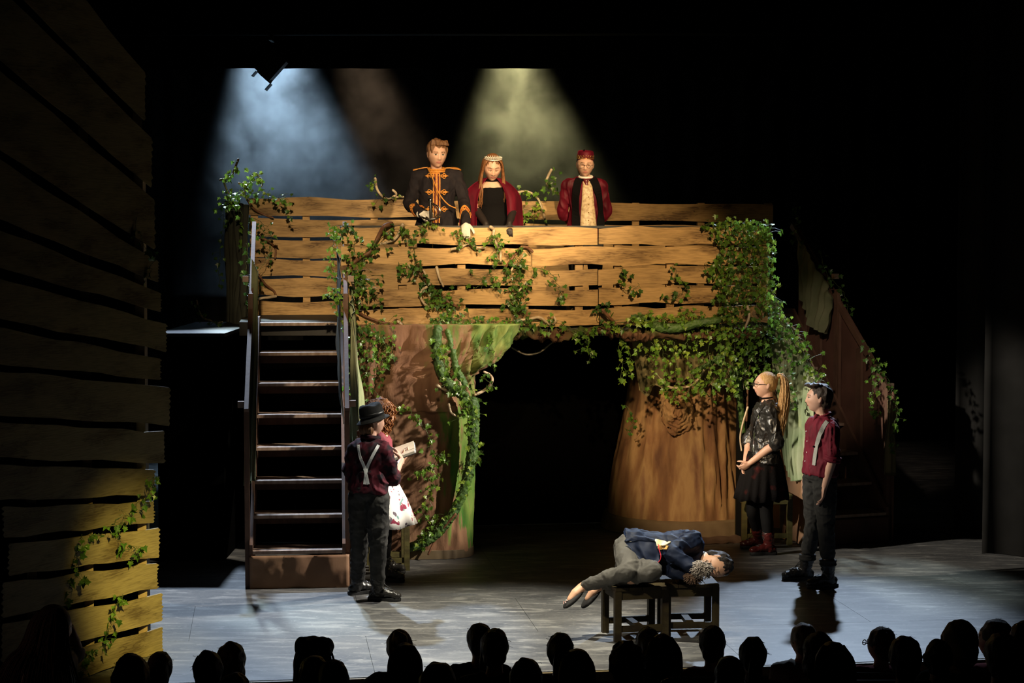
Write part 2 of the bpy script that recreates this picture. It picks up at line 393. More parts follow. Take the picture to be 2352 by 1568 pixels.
M_FLOOR = floor_mat()
M_FENCE = wood('tan_plank', (.54, .34, .145), (.13, .07, .026))
M_WING = wood('ochre_plank', (.29, .235, .11), (.10, .072, .028))
M_POST = mk('brown_batten', (.16, .085, .05), .7, (.23, .13, .075), 5, (1, 1, 4))
M_PALEPOST = mk('raw_batten', (.34, .25, .13), .7, (.26, .18, .09), 5, (4, 4, 1))
M_STAIR = mk('brown_stair_paint', (.15, .08, .05), .65, (.10, .05, .032), 6, (3, 1, 1), bump=.1)
M_TREAD = mk('worn_tread', (.36, .27, .21), .5, (.22, .14, .10), 5, (5, 1, 1))
M_BLACK = mk('black_serge', (.004, .004, .0045), .95, (.007, .007, .0075), 8, spec=.1)
M_BLACKP = mk('black_paint', (.012, .012, .013), .6, (.02, .02, .02), 6)
M_KRAFT = mk('kraft_paper', (.30, .165, .085), .7, (.20, .10, .055), 2.2, bump=.35, bscale=6)
M_PALE = mk('pale_branch', (.58, .47, .33), .55, (.42, .31, .20), 20, bump=.3, bscale=60)
M_BROWNB = mk('brown_branch', (.19, .085, .04), .55, (.11, .045, .022), 18, bump=.3, bscale=60)
M_ROOT = mk('green_root', (.035, .085, .022), .6, (.075, .15, .03), 9, bump=.6, bscale=45)
M_STOOL = mk('green_stool_paint', (.105, .095, .03), .5, (.06, .05, .018), 7, (1, 1, 3), bump=.15)
M_STOOLD = mk('shaded_stool_paint', (.018, .012, .007), .55, (.04, .03, .012), 6, (1, 1, 2), bump=.15, spec=.2)  # the shade on the two front stools is put into this darker colour
M_MUSLIN = mk('green_muslin', (.46, .50, .31), .9, (.26, .34, .18), 4, bump=.3, bscale=14)
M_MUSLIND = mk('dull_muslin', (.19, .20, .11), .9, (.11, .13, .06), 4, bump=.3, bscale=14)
M_SCRIM = mk('dark_scrim', (.03, .032, .026), .9, (.05, .055, .04), 5)
M_METAL = mk('black_lantern', (.01, .01, .011), .45)

# ---------------------------------------------------------------- the stage
e0, e1 = G(800, 1557), G(2000, 1520)
PSI = math.atan2(e1[1] - e0[1], e1[0] - e0[0]); org = G(1176, 1546)
floor = empty('floor', org, PSI, 'black stage floor of worn scuffed sheets', None, None, 'structure')
MB().box((0, 7.5, -.07), (17, 15, .12)).build('floor_base', M_BLACKP, floor)
pan = None
for i in range(-3, 4):
    for j in range(12):
        if pan is None:
            pan = MB().box((0, 0, -.005), (2.4375, 1.2175, .01)).build('floor_panel', M_FLOOR, floor)
            o = pan
        else:
            o = pan.copy(); COL.objects.link(o)
        o.location = (i * 2.44 + (1.22 if j % 2 else 0) + .35, .61 + .02 + j * 1.22, 0)
t = empty('trim_1', org, PSI, kind='structure')
MB().box((0, -.012, -.03), (17, .03, .06)).build('nosing', mk('edge_timber', (.12, .085, .03), .6), t)
w = empty('wall_front', org, PSI, kind='structure'); MB().box((0, .02, -.45), (17, .04, .75)).build('stage_riser', M_BLACKP, w)
def aud_z(Y): return -.74 + .18 * (11.2 - Y)
mb = MB(); a0, a1 = aud_z(3), aud_z(12.6)
mb.add([(-8, 3, a0), (8, 3, a0), (8, 12.6, a1), (-8, 12.6, a1), (-8, 3, a0 - .1), (8, 3, a0 - .1), (8, 12.6, a1 - .1), (-8, 12.6, a1 - .1)],
       [(0, 1, 2, 3), (7, 6, 5, 4), (0, 4, 5, 1), (1, 5, 6, 2), (2, 6, 7, 3), (3, 7, 4, 0)])
tag(mb.build('floor_auditorium', mk('dark_carpet', (.01, .008, .008), .95)), 'dark sloping auditorium floor below the stage', None, None, 'structure')

def curtain(name, a, b, z0, z1, mat, amp=.06, pitch=.35, n=None, th=.01, kind='structure', label=None, cat=None):
    a, b = A(*a), A(*b); L = np.linalg.norm(b - a); n = n or max(8, int(L / pitch * 8)); ax = unit(b - a); nr = A(-ax[1], ax[0]) if len(ax) == 2 else None
    mb = MB(); rings = []
    for i in range(n + 1):
        t = i / n; p = a + (b - a) * t; rr = []
        d = amp * math.sin(t * L / pitch * 2 * math.pi) + .4 * amp * math.sin(t * L / pitch * 4.3 + 1)
        q0, q1 = p + nr * d, p + nr * (d * .7)
        rings.append(np.array([[q0[0], q0[1], z0], [q1[0], q1[1], z1], [q1[0] + nr[0] * th, q1[1] + nr[1] * th, z1], [q0[0] + nr[0] * th, q0[1] + nr[1] * th, z0]]))
    o = mb.loft(rings).build(name, mat, smooth=True); return tag(o, label, cat, None, kind)
curtain('wall_back', (-9, 25.4), (9, 25.4), 0.005, 8.2, M_BLACK)
curtain('wall_left', (-7.6, 12.2), (-7.6, 25), 0.005, 8.2, M_BLACK)
curtain('wall_right', (7.6, 13.6), (7.6, 25), 0.005, 8.2, M_BLACK)
M_DRAPE = mk('charcoal_drape', (.016, .0155, .0145), .95, (.024, .023, .022), 3, spec=.15)
g0 = G(2262, 1278)
curtain('stage_drape', (g0[0], g0[1] + .1), (g0[0] + 2.2, g0[1] - .35), .006, 6.5, M_DRAPE, .05, .5, kind='thing', label='charcoal stage drape at the far right, nearest the audience', cat='drape')
g0 = G(2208, 1236)
curtain('stage_drape', (g0[0], g0[1] + .3), (g0[0] + .62, g0[1] + .1), .006, 6.5, M_DRAPE, .04, .3, kind='thing', label='narrow dark stage drape hanging just behind the wider charcoal one', cat='drape')
# black border that crops the view at the top
b0 = P(300, 157, 20.9)
curtain('border_curtain', (-5.2, 20.9), (5.5, 20.9), b0[2], 8.0, M_BLACK, .03, .6, kind='thing', label='black border curtain hanging across the top above the haze', cat='curtain')
# lantern silhouette under the border
lp = P(624, 158, 20.3); lan = empty('stage_lantern', lp, 0, 'black stage lantern tilted down below the border, dark against blue haze', 'stage light')
R45 = Ry(rad(42))
MB().box((0, 0, .03), (.2, .2, .28), R45).build('lantern_body', M_METAL, lan)
mb = MB(); mb.tube([R45 @ A(0, 0, -.09), R45 @ A(0, 0, -.13)], [.095, .1], 16, round_=False); mb.build('lens_tube', M_METAL, lan, smooth=True)
mb = MB(); mb.box(R45 @ A(.105, 0, -.17), (.008, .17, .09), R45); mb.build('barn_door', M_METAL, lan)
mb = MB(); mb.box(R45 @ A(-.1, 0, -.165), (.008, .15, .07), R45); mb.build('barn_door', M_METAL, lan)
mb = MB(); mb.beam((0, -.13, 0), (0, -.13, .3), .03, .006); mb.beam((0, .13, 0), (0, .13, .3), .03, .006); mb.box((0, 0, .3), (.03, .27, .01)); mb.build('yoke', M_METAL, lan)
mb = MB(); mb.box((0, 0, .335), (.05, .04, .07)); mb.build('hook_clamp', M_METAL, lan)
bar = MB(); bar.tube([(-7.62, 20.3, lp[2] + .38), (7.62, 20.3, lp[2] + .38)], .025, 10, round_=False)
tag(bar.build('lighting_bar', M_METAL, smooth=True), 'black pipe that carries the tilted lantern, hidden in the dark above', 'pipe')
# black rostrum by the wing
rx0, rx1 = P(357, 1000, 16.0)[0], -2.46; rz_ = P(450, 764, 16.0)[2]
ro = empty('black_rostrum', ((rx0 + rx1) / 2, 17.05, 0), 0, 'black skirted rostrum left of the open-riser stairs with a thin pale top edge', 'rostrum'); wd_ = rx1 - rx0
MB().box((0, 0, rz_ - .02), (wd_, 2.1, .03)).build('top', mk('rostrum_top', (.006, .006, .010), .5), ro)
MB().box((0, 0, (rz_ - .035) / 2), (wd_ - .03, 2.06, rz_ - .04)).build('black_skirt', mk('skirt_and_shade_black', (.0012, .0012, .0012), 1, spec=0), ro)

# ---------------------------------------------------------------- platform
def Yf(px): return 16.15 + .70 * (px - 780) / 990
def Yb(px): return 18.10 + .65 * (px - 570) / 1205
PZ = 2.03
FL, FR = P(782, 600, Yf(782)), P(1768, 600, Yf(1768)); BL, BR = P(572, 600, Yb(572)), P(1776, 600, Yb(1776))
FDIR = unit((FR - FL) * A(1, 1, 0)); FN = A(FDIR[1], -FDIR[0], 0)        # out towards the house
plat = empty('timber_platform', ((FL + BR) / 2) * A(1, 1, 0), 0, 'raised timber platform with a dark deck behind the two plank fences', 'platform')
def poly_slab(mb, pts, z0, z1):
    n = len(pts); v = [(x, y, z0) for x, y in pts] + [(x, y, z1) for x, y in pts]
    return mb.add(v, [tuple(range(n - 1, -1, -1)), tuple(range(n, 2 * n))] + [(i, (i + 1) % n, n + (i + 1) % n, n + i) for i in range(n)])
ST_TOP = 16.60
deck = [(FL[0] + .02, FL[1] + .04), (FR[0], FR[1] + .04), (BR[0] + .05, BR[1] - .03), (BL[0] - .05, BL[1] - .03), (BL[0] + .12, ST_TOP), (FL[0] + .02, ST_TOP + .02)]
poly_slab(MB(), deck, PZ - .12, PZ).build('deck', M_BLACKP, plat, world=True)
for x, y in [(FL[0] + .1, FL[1] + .25), (-.5, 16.75), (2.1, 17.05), (BR[0] - .1, BR[1] - .15), (BL[0] + .15, BL[1] - .15), (0, 18.1)]:
    MB().box((x, y, (PZ - .125) / 2), (.09, .09, PZ - .125)).build('leg', M_BLACK, plat, world=True)
# near-zero black sheet added under the deck to keep the arch dark
MB().box((.1, 18.0, .95), (4.2, .02, 1.88), Rz(.16)).build('shade_sheet', mk('skirt_and_shade_black', (.0012, .0012, .0012), 1, spec=0), plat, world=True)

def fence(name, label, rows, Yfun, nrm, post_px, post_z, cap=None, mat=M_FENCE, th=.022, capm=None):
    x0, x1 = rows[0][2][0][0], rows[0][2][-1][1]
    base = P((x0 + x1) / 2, 700, Yfun((x0 + x1) / 2)); root = empty(name, (base[0], base[1], PZ), 0, label, 'fence'); k = 0
    for y0, y1, spans in rows:                              # pixel rows at the fence's own depth
        for (a, b, *off) in spans:
            k += 1; o = off[0] if off else 0; dl = off[1] if len(off) > 1 else 0
            pts = [P(a, y1 + o, Yfun(a)), P(b, y1 + o + dl, Yfun(b)), P(a, y0 + o, Yfun(a)), P(b, y0 + o + dl, Yfun(b))]
            rough_board(*pts, th, nrm, k * 13 + int(x0), .0085, 12).build('plank', mat, root, world=True)
    for px in post_px:
        p = P(px, 600, Yfun(px)) - nrm * .025
        MB().box((p[0], p[1], (post_z[0] + post_z[1]) / 2), (.07, .045, post_z[1] - post_z[0]), Rz(math.atan2(FDIR[1], FDIR[0]))).build('post', mat, root, world=True)
    if cap:
        p, q = P(x0, 600, Yfun(x0)), P(x1, 600, Yfun(x1)); p[2] = q[2] = cap
        MB().beam(p - nrm * .03, q - nrm * .03, .07, .022).build('cap_rail', capm or M_PALEPOST, root, world=True)
    return root
fence('front_fence', 'tan plank fence along the front of the platform, facing the audience',
      [(521, 561, [(783, 1371, -1, 3), (1374, 1766, 1, -2)]), (569, 609, [(783, 1218, -1), (1221, 1766, 0, -3)]),
       (619, 656, [(786, 1371, 0, -1), (1373, 1764, -2, -6)]), (665, 701, [(788, 1372), (1374, 1762, -3, -5)]),
       (709, 748, [(790, 1375), (1377, 1762, -2, -6)])],
      Yf, FN, (800, 925, 1060, 1205, 1330, 1420, 1540, 1650, 1755), (PZ, 2.86), cap=2.872, capm=M_BLACKP)
fence('rear_fence', 'taller tan plank fence along the back of the platform, behind the three actors',
      [(455, 496, [(570, 1130, -2, 8), (1132, 1774, 6, 10)]), (501, 541, [(572, 1160, 0, 10), (1163, 1774, 10, 12)]), (546, 588, [(574, 1150, 2, 10), (1152, 1774, 10, 12)]),
       (592, 631, [(575, 1150, 2, 10), (1152, 1774, 10, 12)]), (637, 676, [(576, 1150, 1, 10), (1152, 1774, 10, 12)]), (690, 726, [(580, 1150, 0, 8)])],
      Yb, FN, (585, 704, 860, 1010, 1160, 1310, 1460, 1610, 1765), (PZ, 3.12))

MB().box((-1.95, 16.95, .93), (.92, .02, 1.84)).build('shade_sheet', mk('skirt_and_shade_black', (.0012, .0012, .0012), 1, spec=0), plat, world=True)  # added black sheet, hides the lit floor behind the open treads
# side cloth at the platform's left end
def sheet(top, bot, amp, nu=30, nv=16, th=.006, seed=0, pitch=.12, sag=0):
    top, bot = np.asarray(top, float), np.asarray(bot, float)
    def samp(c, t):
        d = np.concatenate([[0], np.cumsum(np.linalg.norm(np.diff(c, axis=0), axis=1))]); return np.array([np.interp(t * d[-1], d, c[:, k]) for k in range(3)])
    g = np.zeros((nv + 1, nu + 1, 3)); rnd = random.Random(seed); ph = rnd.uniform(0, 6)
    for i in range(nu + 1):
        a, b = samp(top, i / nu), samp(bot, i / nu)
        for j in range(nv + 1):
            v = j / nv; g[j, i] = lerp(a, b, v)
    W = np.linalg.norm(g[0, -1] - g[0, 0]) + np.linalg.norm(g[-1, -1] - g[-1, 0])
    nr = unit(np.cross(g[0, -1] - g[0, 0], g[-1, nu // 2] - g[0, nu // 2]))
    for i in range(nu + 1):
        for j in range(nv + 1):
            u, v = i / nu, j / nv
            d = amp * (math.sin(u * W / pitch * 3.1 + ph + 1.2 * math.sin(v * 3 + ph)) * (.3 + .7 * v) + 1.3 * mnoise.noise(Vector((u * 5 + seed, v * 3, seed * 1.3))))
            g[j, i] += nr * d
    off = g + nr * th; V = np.concatenate([g.reshape(-1, 3), off.reshape(-1, 3)]); n = nu + 1; K = (nv + 1) * n; f = []
    for j in range(nv):
        for i in range(nu):
            q = (j * n + i, j * n + i + 1, (j + 1) * n + i + 1, (j + 1) * n + i); f += [q[::-1], tuple(K + x for x in q)]
    for j in range(nv): f += [(j * n, (j + 1) * n, K + (j + 1) * n, K + j * n), (j * n + nu, K + j * n + nu, K + (j + 1) * n + nu, (j + 1) * n + nu)]
    for i in range(nu): f += [(i, K + i, K + i + 1, i + 1), (nv * n + i, nv * n + i + 1, K + nv * n + i + 1, K + nv * n + i)]
    return MB().add(V, f)
def cloth(name, label, cat, top, bot, mat, amp, **k):
    o = sheet(top, bot, amp, **k).build(name, mat, smooth=True); return tag(o, label, cat)
cloth('side_cloth', 'dark scrim cloth hanging at the platform\'s left end under the bushy ivy', 'cloth',
      [P(517, 460, 18.25), P(572, 470, 17.6)], [P(520, 790, 18.2), P(560, 760, 17.5)], M_SCRIM, .03, seed=3)

# ---------------------------------------------------------------- staircases
def staircase(root, w, rise0, rise, run, n, rail_z, mat_t, kraft=True, panel=False):
    for i in range(n):
        z = rise0 + rise * i; y = run * i
        MB().box((w / 2, y + .145, z - .013), (w - .05, .29, .026)).build('tread', mat_t, root)
        if i: MB().box((w / 2, y + .275, z - .075), (w - .06, .02, .07)).build('tread_batten', M_STAIR, root)
    top = (n - 1)
    for s, x in ((-1, .012), (1, w - .012)):
        mb = MB(); prof = [(.0, 0), (.0, rise0 + .05), (run * top, rise0 + rise * top + .05), (run * top + .3, rise0 + rise * top + .05), (run * top + .3, rise0 + rise * top - .2), (.3, 0)]
        v = [(x - .0125, a, b) for a, b in prof] + [(x + .0125, a, b) for a, b in prof]; k = len(prof)
        mb.add(v, [tuple(range(k)), tuple(range(2 * k - 1, k - 1, -1))] + [(i, k + i, k + (i + 1) % k, (i + 1) % k) for i in range(k)])
        mb.build('stringer', M_STAIR, root)
        xo = x + s * .03
        MB().box((xo, .06, rail_z / 2 + .0), (.04, .05, rail_z)).build('newel_post', M_STAIR, root)
        ytop = run * top + .1; ztop = rail_z + rise * (ytop - .06) / run
        MB().beam((xo, .03, rail_z - .03), (xo, ytop, min(ztop, 2.9)), .034, .055).build('handrail', M_STAIR, root)
        ym = run * top * .55; MB().box((xo, ym, (rise0 + rise * ym / run + rail_z + rise * (ym - .06) / run) / 2), (.04, .06, rail_z - rise0 - .1)).build('baluster', M_STAIR, root)
        for yy in (.1, run * top * .62):
            zz = rail_z + rise * (yy - .06) / run - .02
            MB().box((xo + s * .045, yy, zz), (.05, .06, .05)).build('rail_block', mk('rail_block_paint', (.32, .22, .17), .6), root)
st0 = G(574, 1352); st1 = G(792, 1354)
STAIR_W = float(np.linalg.norm((st1 - st0)[:2]))
SA = rad(5.5)
stairs = empty('wooden_staircase', st0, SA, 'brown open-riser wooden staircase left of the plank fence, facing the audience', 'staircase')
staircase(stairs, STAIR_W, .30, .247, .25, 8, 1.44, M_TREAD)
def crumple(w, h, seed, amp=.018, n=26, m=12, th=.01):
    mb = MB(); g = []
    for j in range(m + 1):
        for i in range(n + 1):
            x, z = w * i / n, h * j / m
            d = amp * (mnoise.noise(Vector((x * 7, z * 5, seed))) + .7 * abs(mnoise.noise(Vector((x * 15, z * 11, seed + 5)))))
            g.append((x, -d - .012, z))
    K = len(g); g += [(x, y + th + amp, z) for x, y, z in g]; f = []; q = n + 1
    for j in range(m):
        for i in range(n): f += [(j * q + i, j * q + i + 1, (j + 1) * q + i + 1, (j + 1) * q + i)]
    f += [(K, K + m * q, K + m * q + n, K + n)]
    for j in range(m): f += [(j * q, (j + 1) * q, K + (j + 1) * q, K + j * q), (j * q + n, K + j * q + n, K + (j + 1) * q + n, (j + 1) * q + n)]
    for i in range(n): f += [(i, K + i, K + i + 1, i + 1), (m * q + i, m * q + i + 1, K + m * q + i + 1, K + m * q + i)]
    return mb.add(g, f)
crumple(STAIR_W + .03, .262, 2).build('paper_riser', M_KRAFT, stairs, smooth=True)
RS0 = A(2.83, 16.78, 0); RA = rad(21)
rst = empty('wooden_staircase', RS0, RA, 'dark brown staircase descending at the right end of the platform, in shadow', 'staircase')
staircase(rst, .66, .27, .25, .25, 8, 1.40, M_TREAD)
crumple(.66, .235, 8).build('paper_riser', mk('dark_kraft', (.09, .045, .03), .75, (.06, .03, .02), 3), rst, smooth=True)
# solid side boarding of the right staircase
for x, nm, mt in ((.70, 'side_panel', mk('rust_panel', (.16, .075, .05), .75, (.10, .045, .03), 3)),):
    prof = [(0, .0), (0, 1.36), (1.75, 2.86), (1.75, .0)]; mb = MB()
    v = [(x, a, b) for a, b in prof] + [(x + .014, a, b) for a, b in prof]
    mb.add(v, [(0, 1, 2, 3), (7, 6, 5, 4)] + [(i, 4 + i, 4 + (i + 1) % 4, (i + 1) % 4) for i in range(4)]); mb.build(nm, mt, rst)
for yy in (.55, .95, 1.3, 1.6):
    MB().box((.675, yy, (1.28 + .83 * yy) / 2), (.03, .09, 1.28 + .83 * yy)).build('side_batten', M_STAIR, rst)
def rs(x, y, z):
    q = Rz(RA) @ A(x, y, 0); return A(RS0[0] + q[0], RS0[1] + q[1], z)
def ls(x, y, z):
    q = Rz(SA) @ A(x, y, 0); return A(st0[0] + q[0], st0[1] + q[1], z)
# kraft paper on the near flank of the right staircase
cloth('paper_skirt', 'orange-brown paper skirt on the flank of the staircase behind the stool', 'paper',
      [rs(-.06, -.02, .72), rs(-.07, .35, 1.0), rs(-.07, .9, 1.4)], [rs(-.16, -.02, .01), rs(-.18, .35, .01), rs(-.14, .9, .01)], M_KRAFT, .022, seed=5, pitch=.3)
cloth('muslin_drape', 'pale green muslin drape hanging off the handrail beside the ivy-hung trunk', 'cloth',
      [rs(-.05, .12, 1.5), rs(-.05, .6, 1.98), rs(-.05, 1.1, 2.45)], [rs(-.12, .0, .62), rs(-.15, .35, .55), rs(-.1, .55, .75)], M_MUSLIN, .03, nu=44, nv=24, seed=7, pitch=.1)
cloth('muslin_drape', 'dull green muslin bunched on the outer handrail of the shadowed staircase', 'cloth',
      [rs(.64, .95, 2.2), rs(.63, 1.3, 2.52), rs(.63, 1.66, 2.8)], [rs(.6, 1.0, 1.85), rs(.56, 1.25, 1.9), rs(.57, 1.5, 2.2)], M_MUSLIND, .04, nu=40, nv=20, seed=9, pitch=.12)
cloth('muslin_drape', 'ochre muslin strip hanging down the outer newel post of the shadowed staircase', 'cloth',
      [rs(.63, -.03, 1.3), rs(.74, .02, 1.32)], [rs(.6, -.04, .62), rs(.74, .0, .60)], mk('ochre_muslin', (.24, .19, .09), .9, (.16, .14, .06), 5), .02, nu=16, seed=4, pitch=.06)
# left stairs' drapes
cloth('muslin_drape', 'light green muslin strip hanging beside the open-riser stairs, above the actor in the hat', 'cloth',
      [ls(STAIR_W + .06, 1.05, 2.34), ls(STAIR_W + .08, .8, 2.1)], [ls(STAIR_W + .03, .62, 1.08), ls(STAIR_W + .17, .45, 1.12)], M_MUSLIN, .022, nu=18, nv=22, seed=2, pitch=.06)
cloth('muslin_drape', 'mossy muslin strip wound down the left handrail of the open-riser stairs', 'cloth',
      [ls(-.015, 1.3, 2.6), ls(.03, 1.2, 2.5)], [ls(-.045, .15, .8), ls(.045, .1, .86)], M_MUSLIND, .02, nu=12, nv=24, seed=6, pitch=.05)
cloth('muslin_drape', 'dark netting hung inside the right handrail of the open-riser stairs', 'cloth',
      [ls(STAIR_W - .05, 1.5, 2.7), ls(STAIR_W - .02, 1.1, 2.35)], [ls(STAIR_W - .06, 1.1, 1.9), ls(STAIR_W - .02, .55, 1.25)], M_SCRIM, .015, nu=12, nv=14, seed=8, pitch=.06)

# ---------------------------------------------------------------- canvas trunks and arch
def trunk(root, name, levels, cx, cy, mat, n=130, fold=.02, fs=(9, 9, 1.3), seed=0, sup=.75, lines=()):
    """levels: (z, left, right, halfdepth)"""
    lv = np.array(levels, float); zs = np.linspace(lv[0, 0], lv[-1, 0], 52); ang = np.linspace(0, 2 * np.pi, n, endpoint=False); pts = []
    for z in zs:
        l, r, d = [np.interp(z, lv[:, 0], lv[:, k]) for k in (1, 2, 3)]; c = (l + r) / 2; h = (r - l) / 2; ca, sa = np.cos(ang), np.sin(ang)
        x = c + h * np.sign(ca) * np.abs(ca) ** sup; y = cy + d * np.sign(sa) * np.abs(sa) ** sup
        k = fold * ridges(np.stack([x * fs[0], y * fs[1], np.full(n, z * fs[2] + seed)], 1)) * 1.5; t = (z - lv[0, 0]) / (lv[-1, 0] - lv[0, 0])
        for x0, x1, t0, t1, w, dd in lines:
            if t0 <= t <= t1:
                s = (t - t0) / (t1 - t0); xl = x0 + (x1 - x0) * s + .012 * math.sin(s * 6 + x0 * 40); e = min(1, 5 * s, 5 * (1 - s))
                k = k + dd * e * (np.exp(-((x - xl) / w) ** 2) - .55 * np.exp(-((x - xl - 2.2 * w) / (w * 1.2)) ** 2)) * (sa < .2)
        pts.append(np.stack([x + k * ca * .6, y + k * sa, np.full(n, z)], 1))
    return MB().loft(pts).build(name, mat, root, smooth=True, world=True)
def pxX(px, Y): return (px - CX) / F_PX * Y * 1.0
YL = 16.38                                   # silhouette plane of the left trunk
def lv(py, a, b, d): return (max(P(1000, py, YL)[2], 0.003), pxX(a, YL), pxX(b, YL), d)
M_TR1 = canvas('mossy_canvas', [(.15, .075, .045), (.235, .125, .075), (.31, .18, .105)], (1, 0, .08), (.98, 1.10))
M_TR1U = canvas('olive_canvas', [(.15, .075, .045), (.235, .125, .075), (.31, .18, .105)], (.38, 0, .30), (1.16, 1.36), gcol=((.07, .14, .03), (.20, .22, .06)))
M_TR2 = canvas('bark_canvas', [(.11, .05, .026), (.20, .10, .045), (.32, .19, .085), (.17, .08, .045)])
_r = random.Random(21)
FLA = [(pxX(a, YL), pxX(b, YL), 0, _r.uniform(.6, 1), .016, .02) for a, b in ((905, 985), (985, 1040), (1020, 1072), (1050, 1055), (880, 900))]
FLB = [(pxX(a, YL), pxX(b, YL), t0, t1, w, d) for a, b, t0, t1, w, d in ((890, 935, 0, 1, .02, .045), (925, 945, 0, .8, .018, .05), (950, 965, 0, 1, .018, .05), (975, 985, 0, .95, .02, .045), (1000, 1060, 0, 1, .018, .04), (1025, 1090, .1, 1, .02, .045), (1060, 1110, .2, 1, .02, .05), (1085, 1140, .35, 1, .02, .05), (1110, 1165, .5, 1, .018, .05), (850, 870, 0, 1, .02, .035), (1040, 1020, .1, 1, .016, .03))]
lt = empty('canvas_trunk', (pxX(945, YL), YL, 0), 0, 'brown and green painted canvas tree trunk left of the dark arch', 'tree trunk')
trunk(lt, 'lower_canvas', [lv(1282, 803, 1084, .3), lv(1200, 803, 1086, .3), lv(1060, 803, 1090, .3), lv(930, 802, 1090, .29), lv(880, 800, 1086, .28)], 0, YL, M_TR1, fold=.010, fs=(5, 5, 1.0), seed=3, sup=.6, lines=FLA)
trunk(lt, 'upper_drape', [lv(938, 800, 1090, .31), lv(905, 798, 1087, .33), lv(862, 796, 1086, .34), lv(828, 795, 1140, .34), lv(795, 794, 1168, .34), lv(742, 792, 1195, .33)], 0, YL, M_TR1U, fold=.03, fs=(7, 7, 1.6), seed=9, sup=.6, lines=FLB)
trunk(lt, 'base_skirt', [lv(1284, 800, 1087, .32), (.075, pxX(802, YL), pxX(1086, YL), .315)], 0, YL, mk('skirt_canvas', (.09, .065, .04), .85, (.14, .10, .05), 4), fold=.01, seed=5, sup=.6)
YT = 17.95; XT = pxX(1566, YT)
rt = empty('canvas_trunk', (XT, YT, 0), 0, 'rust-brown canvas tree trunk with a knot right of the dark arch', 'tree trunk')
def lr(z, r, d=None): return (z, XT - r, XT + r, d or r)
trunk(rt, 'bark', [lr(.09, .715), lr(.3, .69), lr(.6, .65), lr(.95, .575), lr(1.25, .52), lr(1.6, .49), lr(1.9, .52)], XT, YT, M_TR2, fold=.014, fs=(6, 6, .5), seed=1, sup=1, n=170, lines=[(XT + a, XT + b, t0, t1, .016, d) for a, b, t0, t1, d in ((-.18, -.14, .12, .62, .03), (.12, .16, 0, 1, .035), (.24, .22, 0, 1, .045), (.30, .27, 0, .9, .04), (.37, .31, 0, 1, .045), (.45, .35, 0, .85, .04), (-.3, -.24, .3, 1, .025), (.02, .05, .5, 1, .03), (-.42, -.33, .1, .7, .02))])
trunk(rt, 'base_skirt', [lr(.003, .77), lr(.05, .76), lr(.13, .745), lr(.15, .73)], XT, YT, mk('hem_canvas', (.12, .075, .04), .8, (.19, .13, .07), 3), fold=.006, fs=(6, 6, .6), seed=2, sup=1)
kp = P(1556, 945, 17.37); mb = MB()
for k in range(5):
    r = .05 + k * .022; pts = [kp + A(math.cos(a) * r * .95, -.075 + k * .013 + .012 * math.sin(a * 3 + k), math.sin(a) * r * 1.15 - k * .012) for a in np.linspace(0, 2 * np.pi, 26)]
    mb.tube(pts, [.013 + .006 * math.sin(i * 1.3 + k) for i in range(26)], 8, round_=False)
mb.ell(kp, (.15, .06, .17)); mb.build('knot', M_TR2, rt, world=True, voxel=.008, relax=2, post=folds(.012, (22, 22, 16), 3))
cloth('floor_cloth', 'brown cloth lying on the floor at the foot of the rust trunk', 'cloth',
      [G(1600, 1234, .05), G(1700, 1228, .06)], [G(1590, 1250, .006), G(1705, 1246, .006)], mk('floor_cloth_brown', (.10, .055, .035), .85), .008, nu=20, nv=8, seed=3)
# cloth header over the arch
hp = []; hr = []
for px, py, r in ((800, 752, .035), (860, 754, .045), (920, 752, .04), (985, 755, .045), (1040, 752, .05), (1090, 753, .06), (1150, 762, .085), (1200, 762, .07), (1250, 768, .065), (1300, 770, .06), (1340, 762, .055), (1375, 758, .055), (1410, 765, .055), (1450, 768, .055), (1520, 768, .055), (1620, 766, .055), (1740, 764, .055)):
    hp.append(P(px, py, Yf(px) + .03)); hr.append(r)
hd = MB(); hd.tube(hp, hr, 14, smooth=4, flat=.8)
M_HEAD = canvas('header_canvas', [(.07, .035, .02), (.13, .065, .038)], (-.1, 0, 2.2), (.5, .85), vert=False, gcol=((.03, .07, .015), (.08, .12, .03)))
_root = empty('arch_header', hp[9], 0, 'brown and mossy cloth header swagged along the fence foot above the dark arch', 'cloth')
hd.build('swag', M_HEAD, _root, world=True, voxel=.012, relax=1, post=folds(.03, (9, 9, 5), 4))
cloth('arch_drape', 'gathered brown cloth hanging in shadow above the rust trunk', 'cloth',
      [P(1450, 775, 16.95), P(1560, 780, 17.0), P(1700, 775, 17.05)], [P(1470, 905, 17.25), P(1560, 872, 17.3), P(1700, 890, 17.3)], mk('gathered_cloth', (.13, .11, .05), .9, (.20, .16, .07), 4), .05, nu=60, nv=20, seed=11, pitch=.16)

# ---------------------------------------------------------------- slatted wing on the left
def Yw(px): return 11.0 + 1.5 * px / 370.0
WN = unit(A(.62, -1, 0))
wing = empty('slatted_wing', P(200, 1550, Yw(200)) * A(1, 1, 0), 0, 'tall wing of fanned rough planks at the far left, lit yellow at its foot', 'scenery flat')
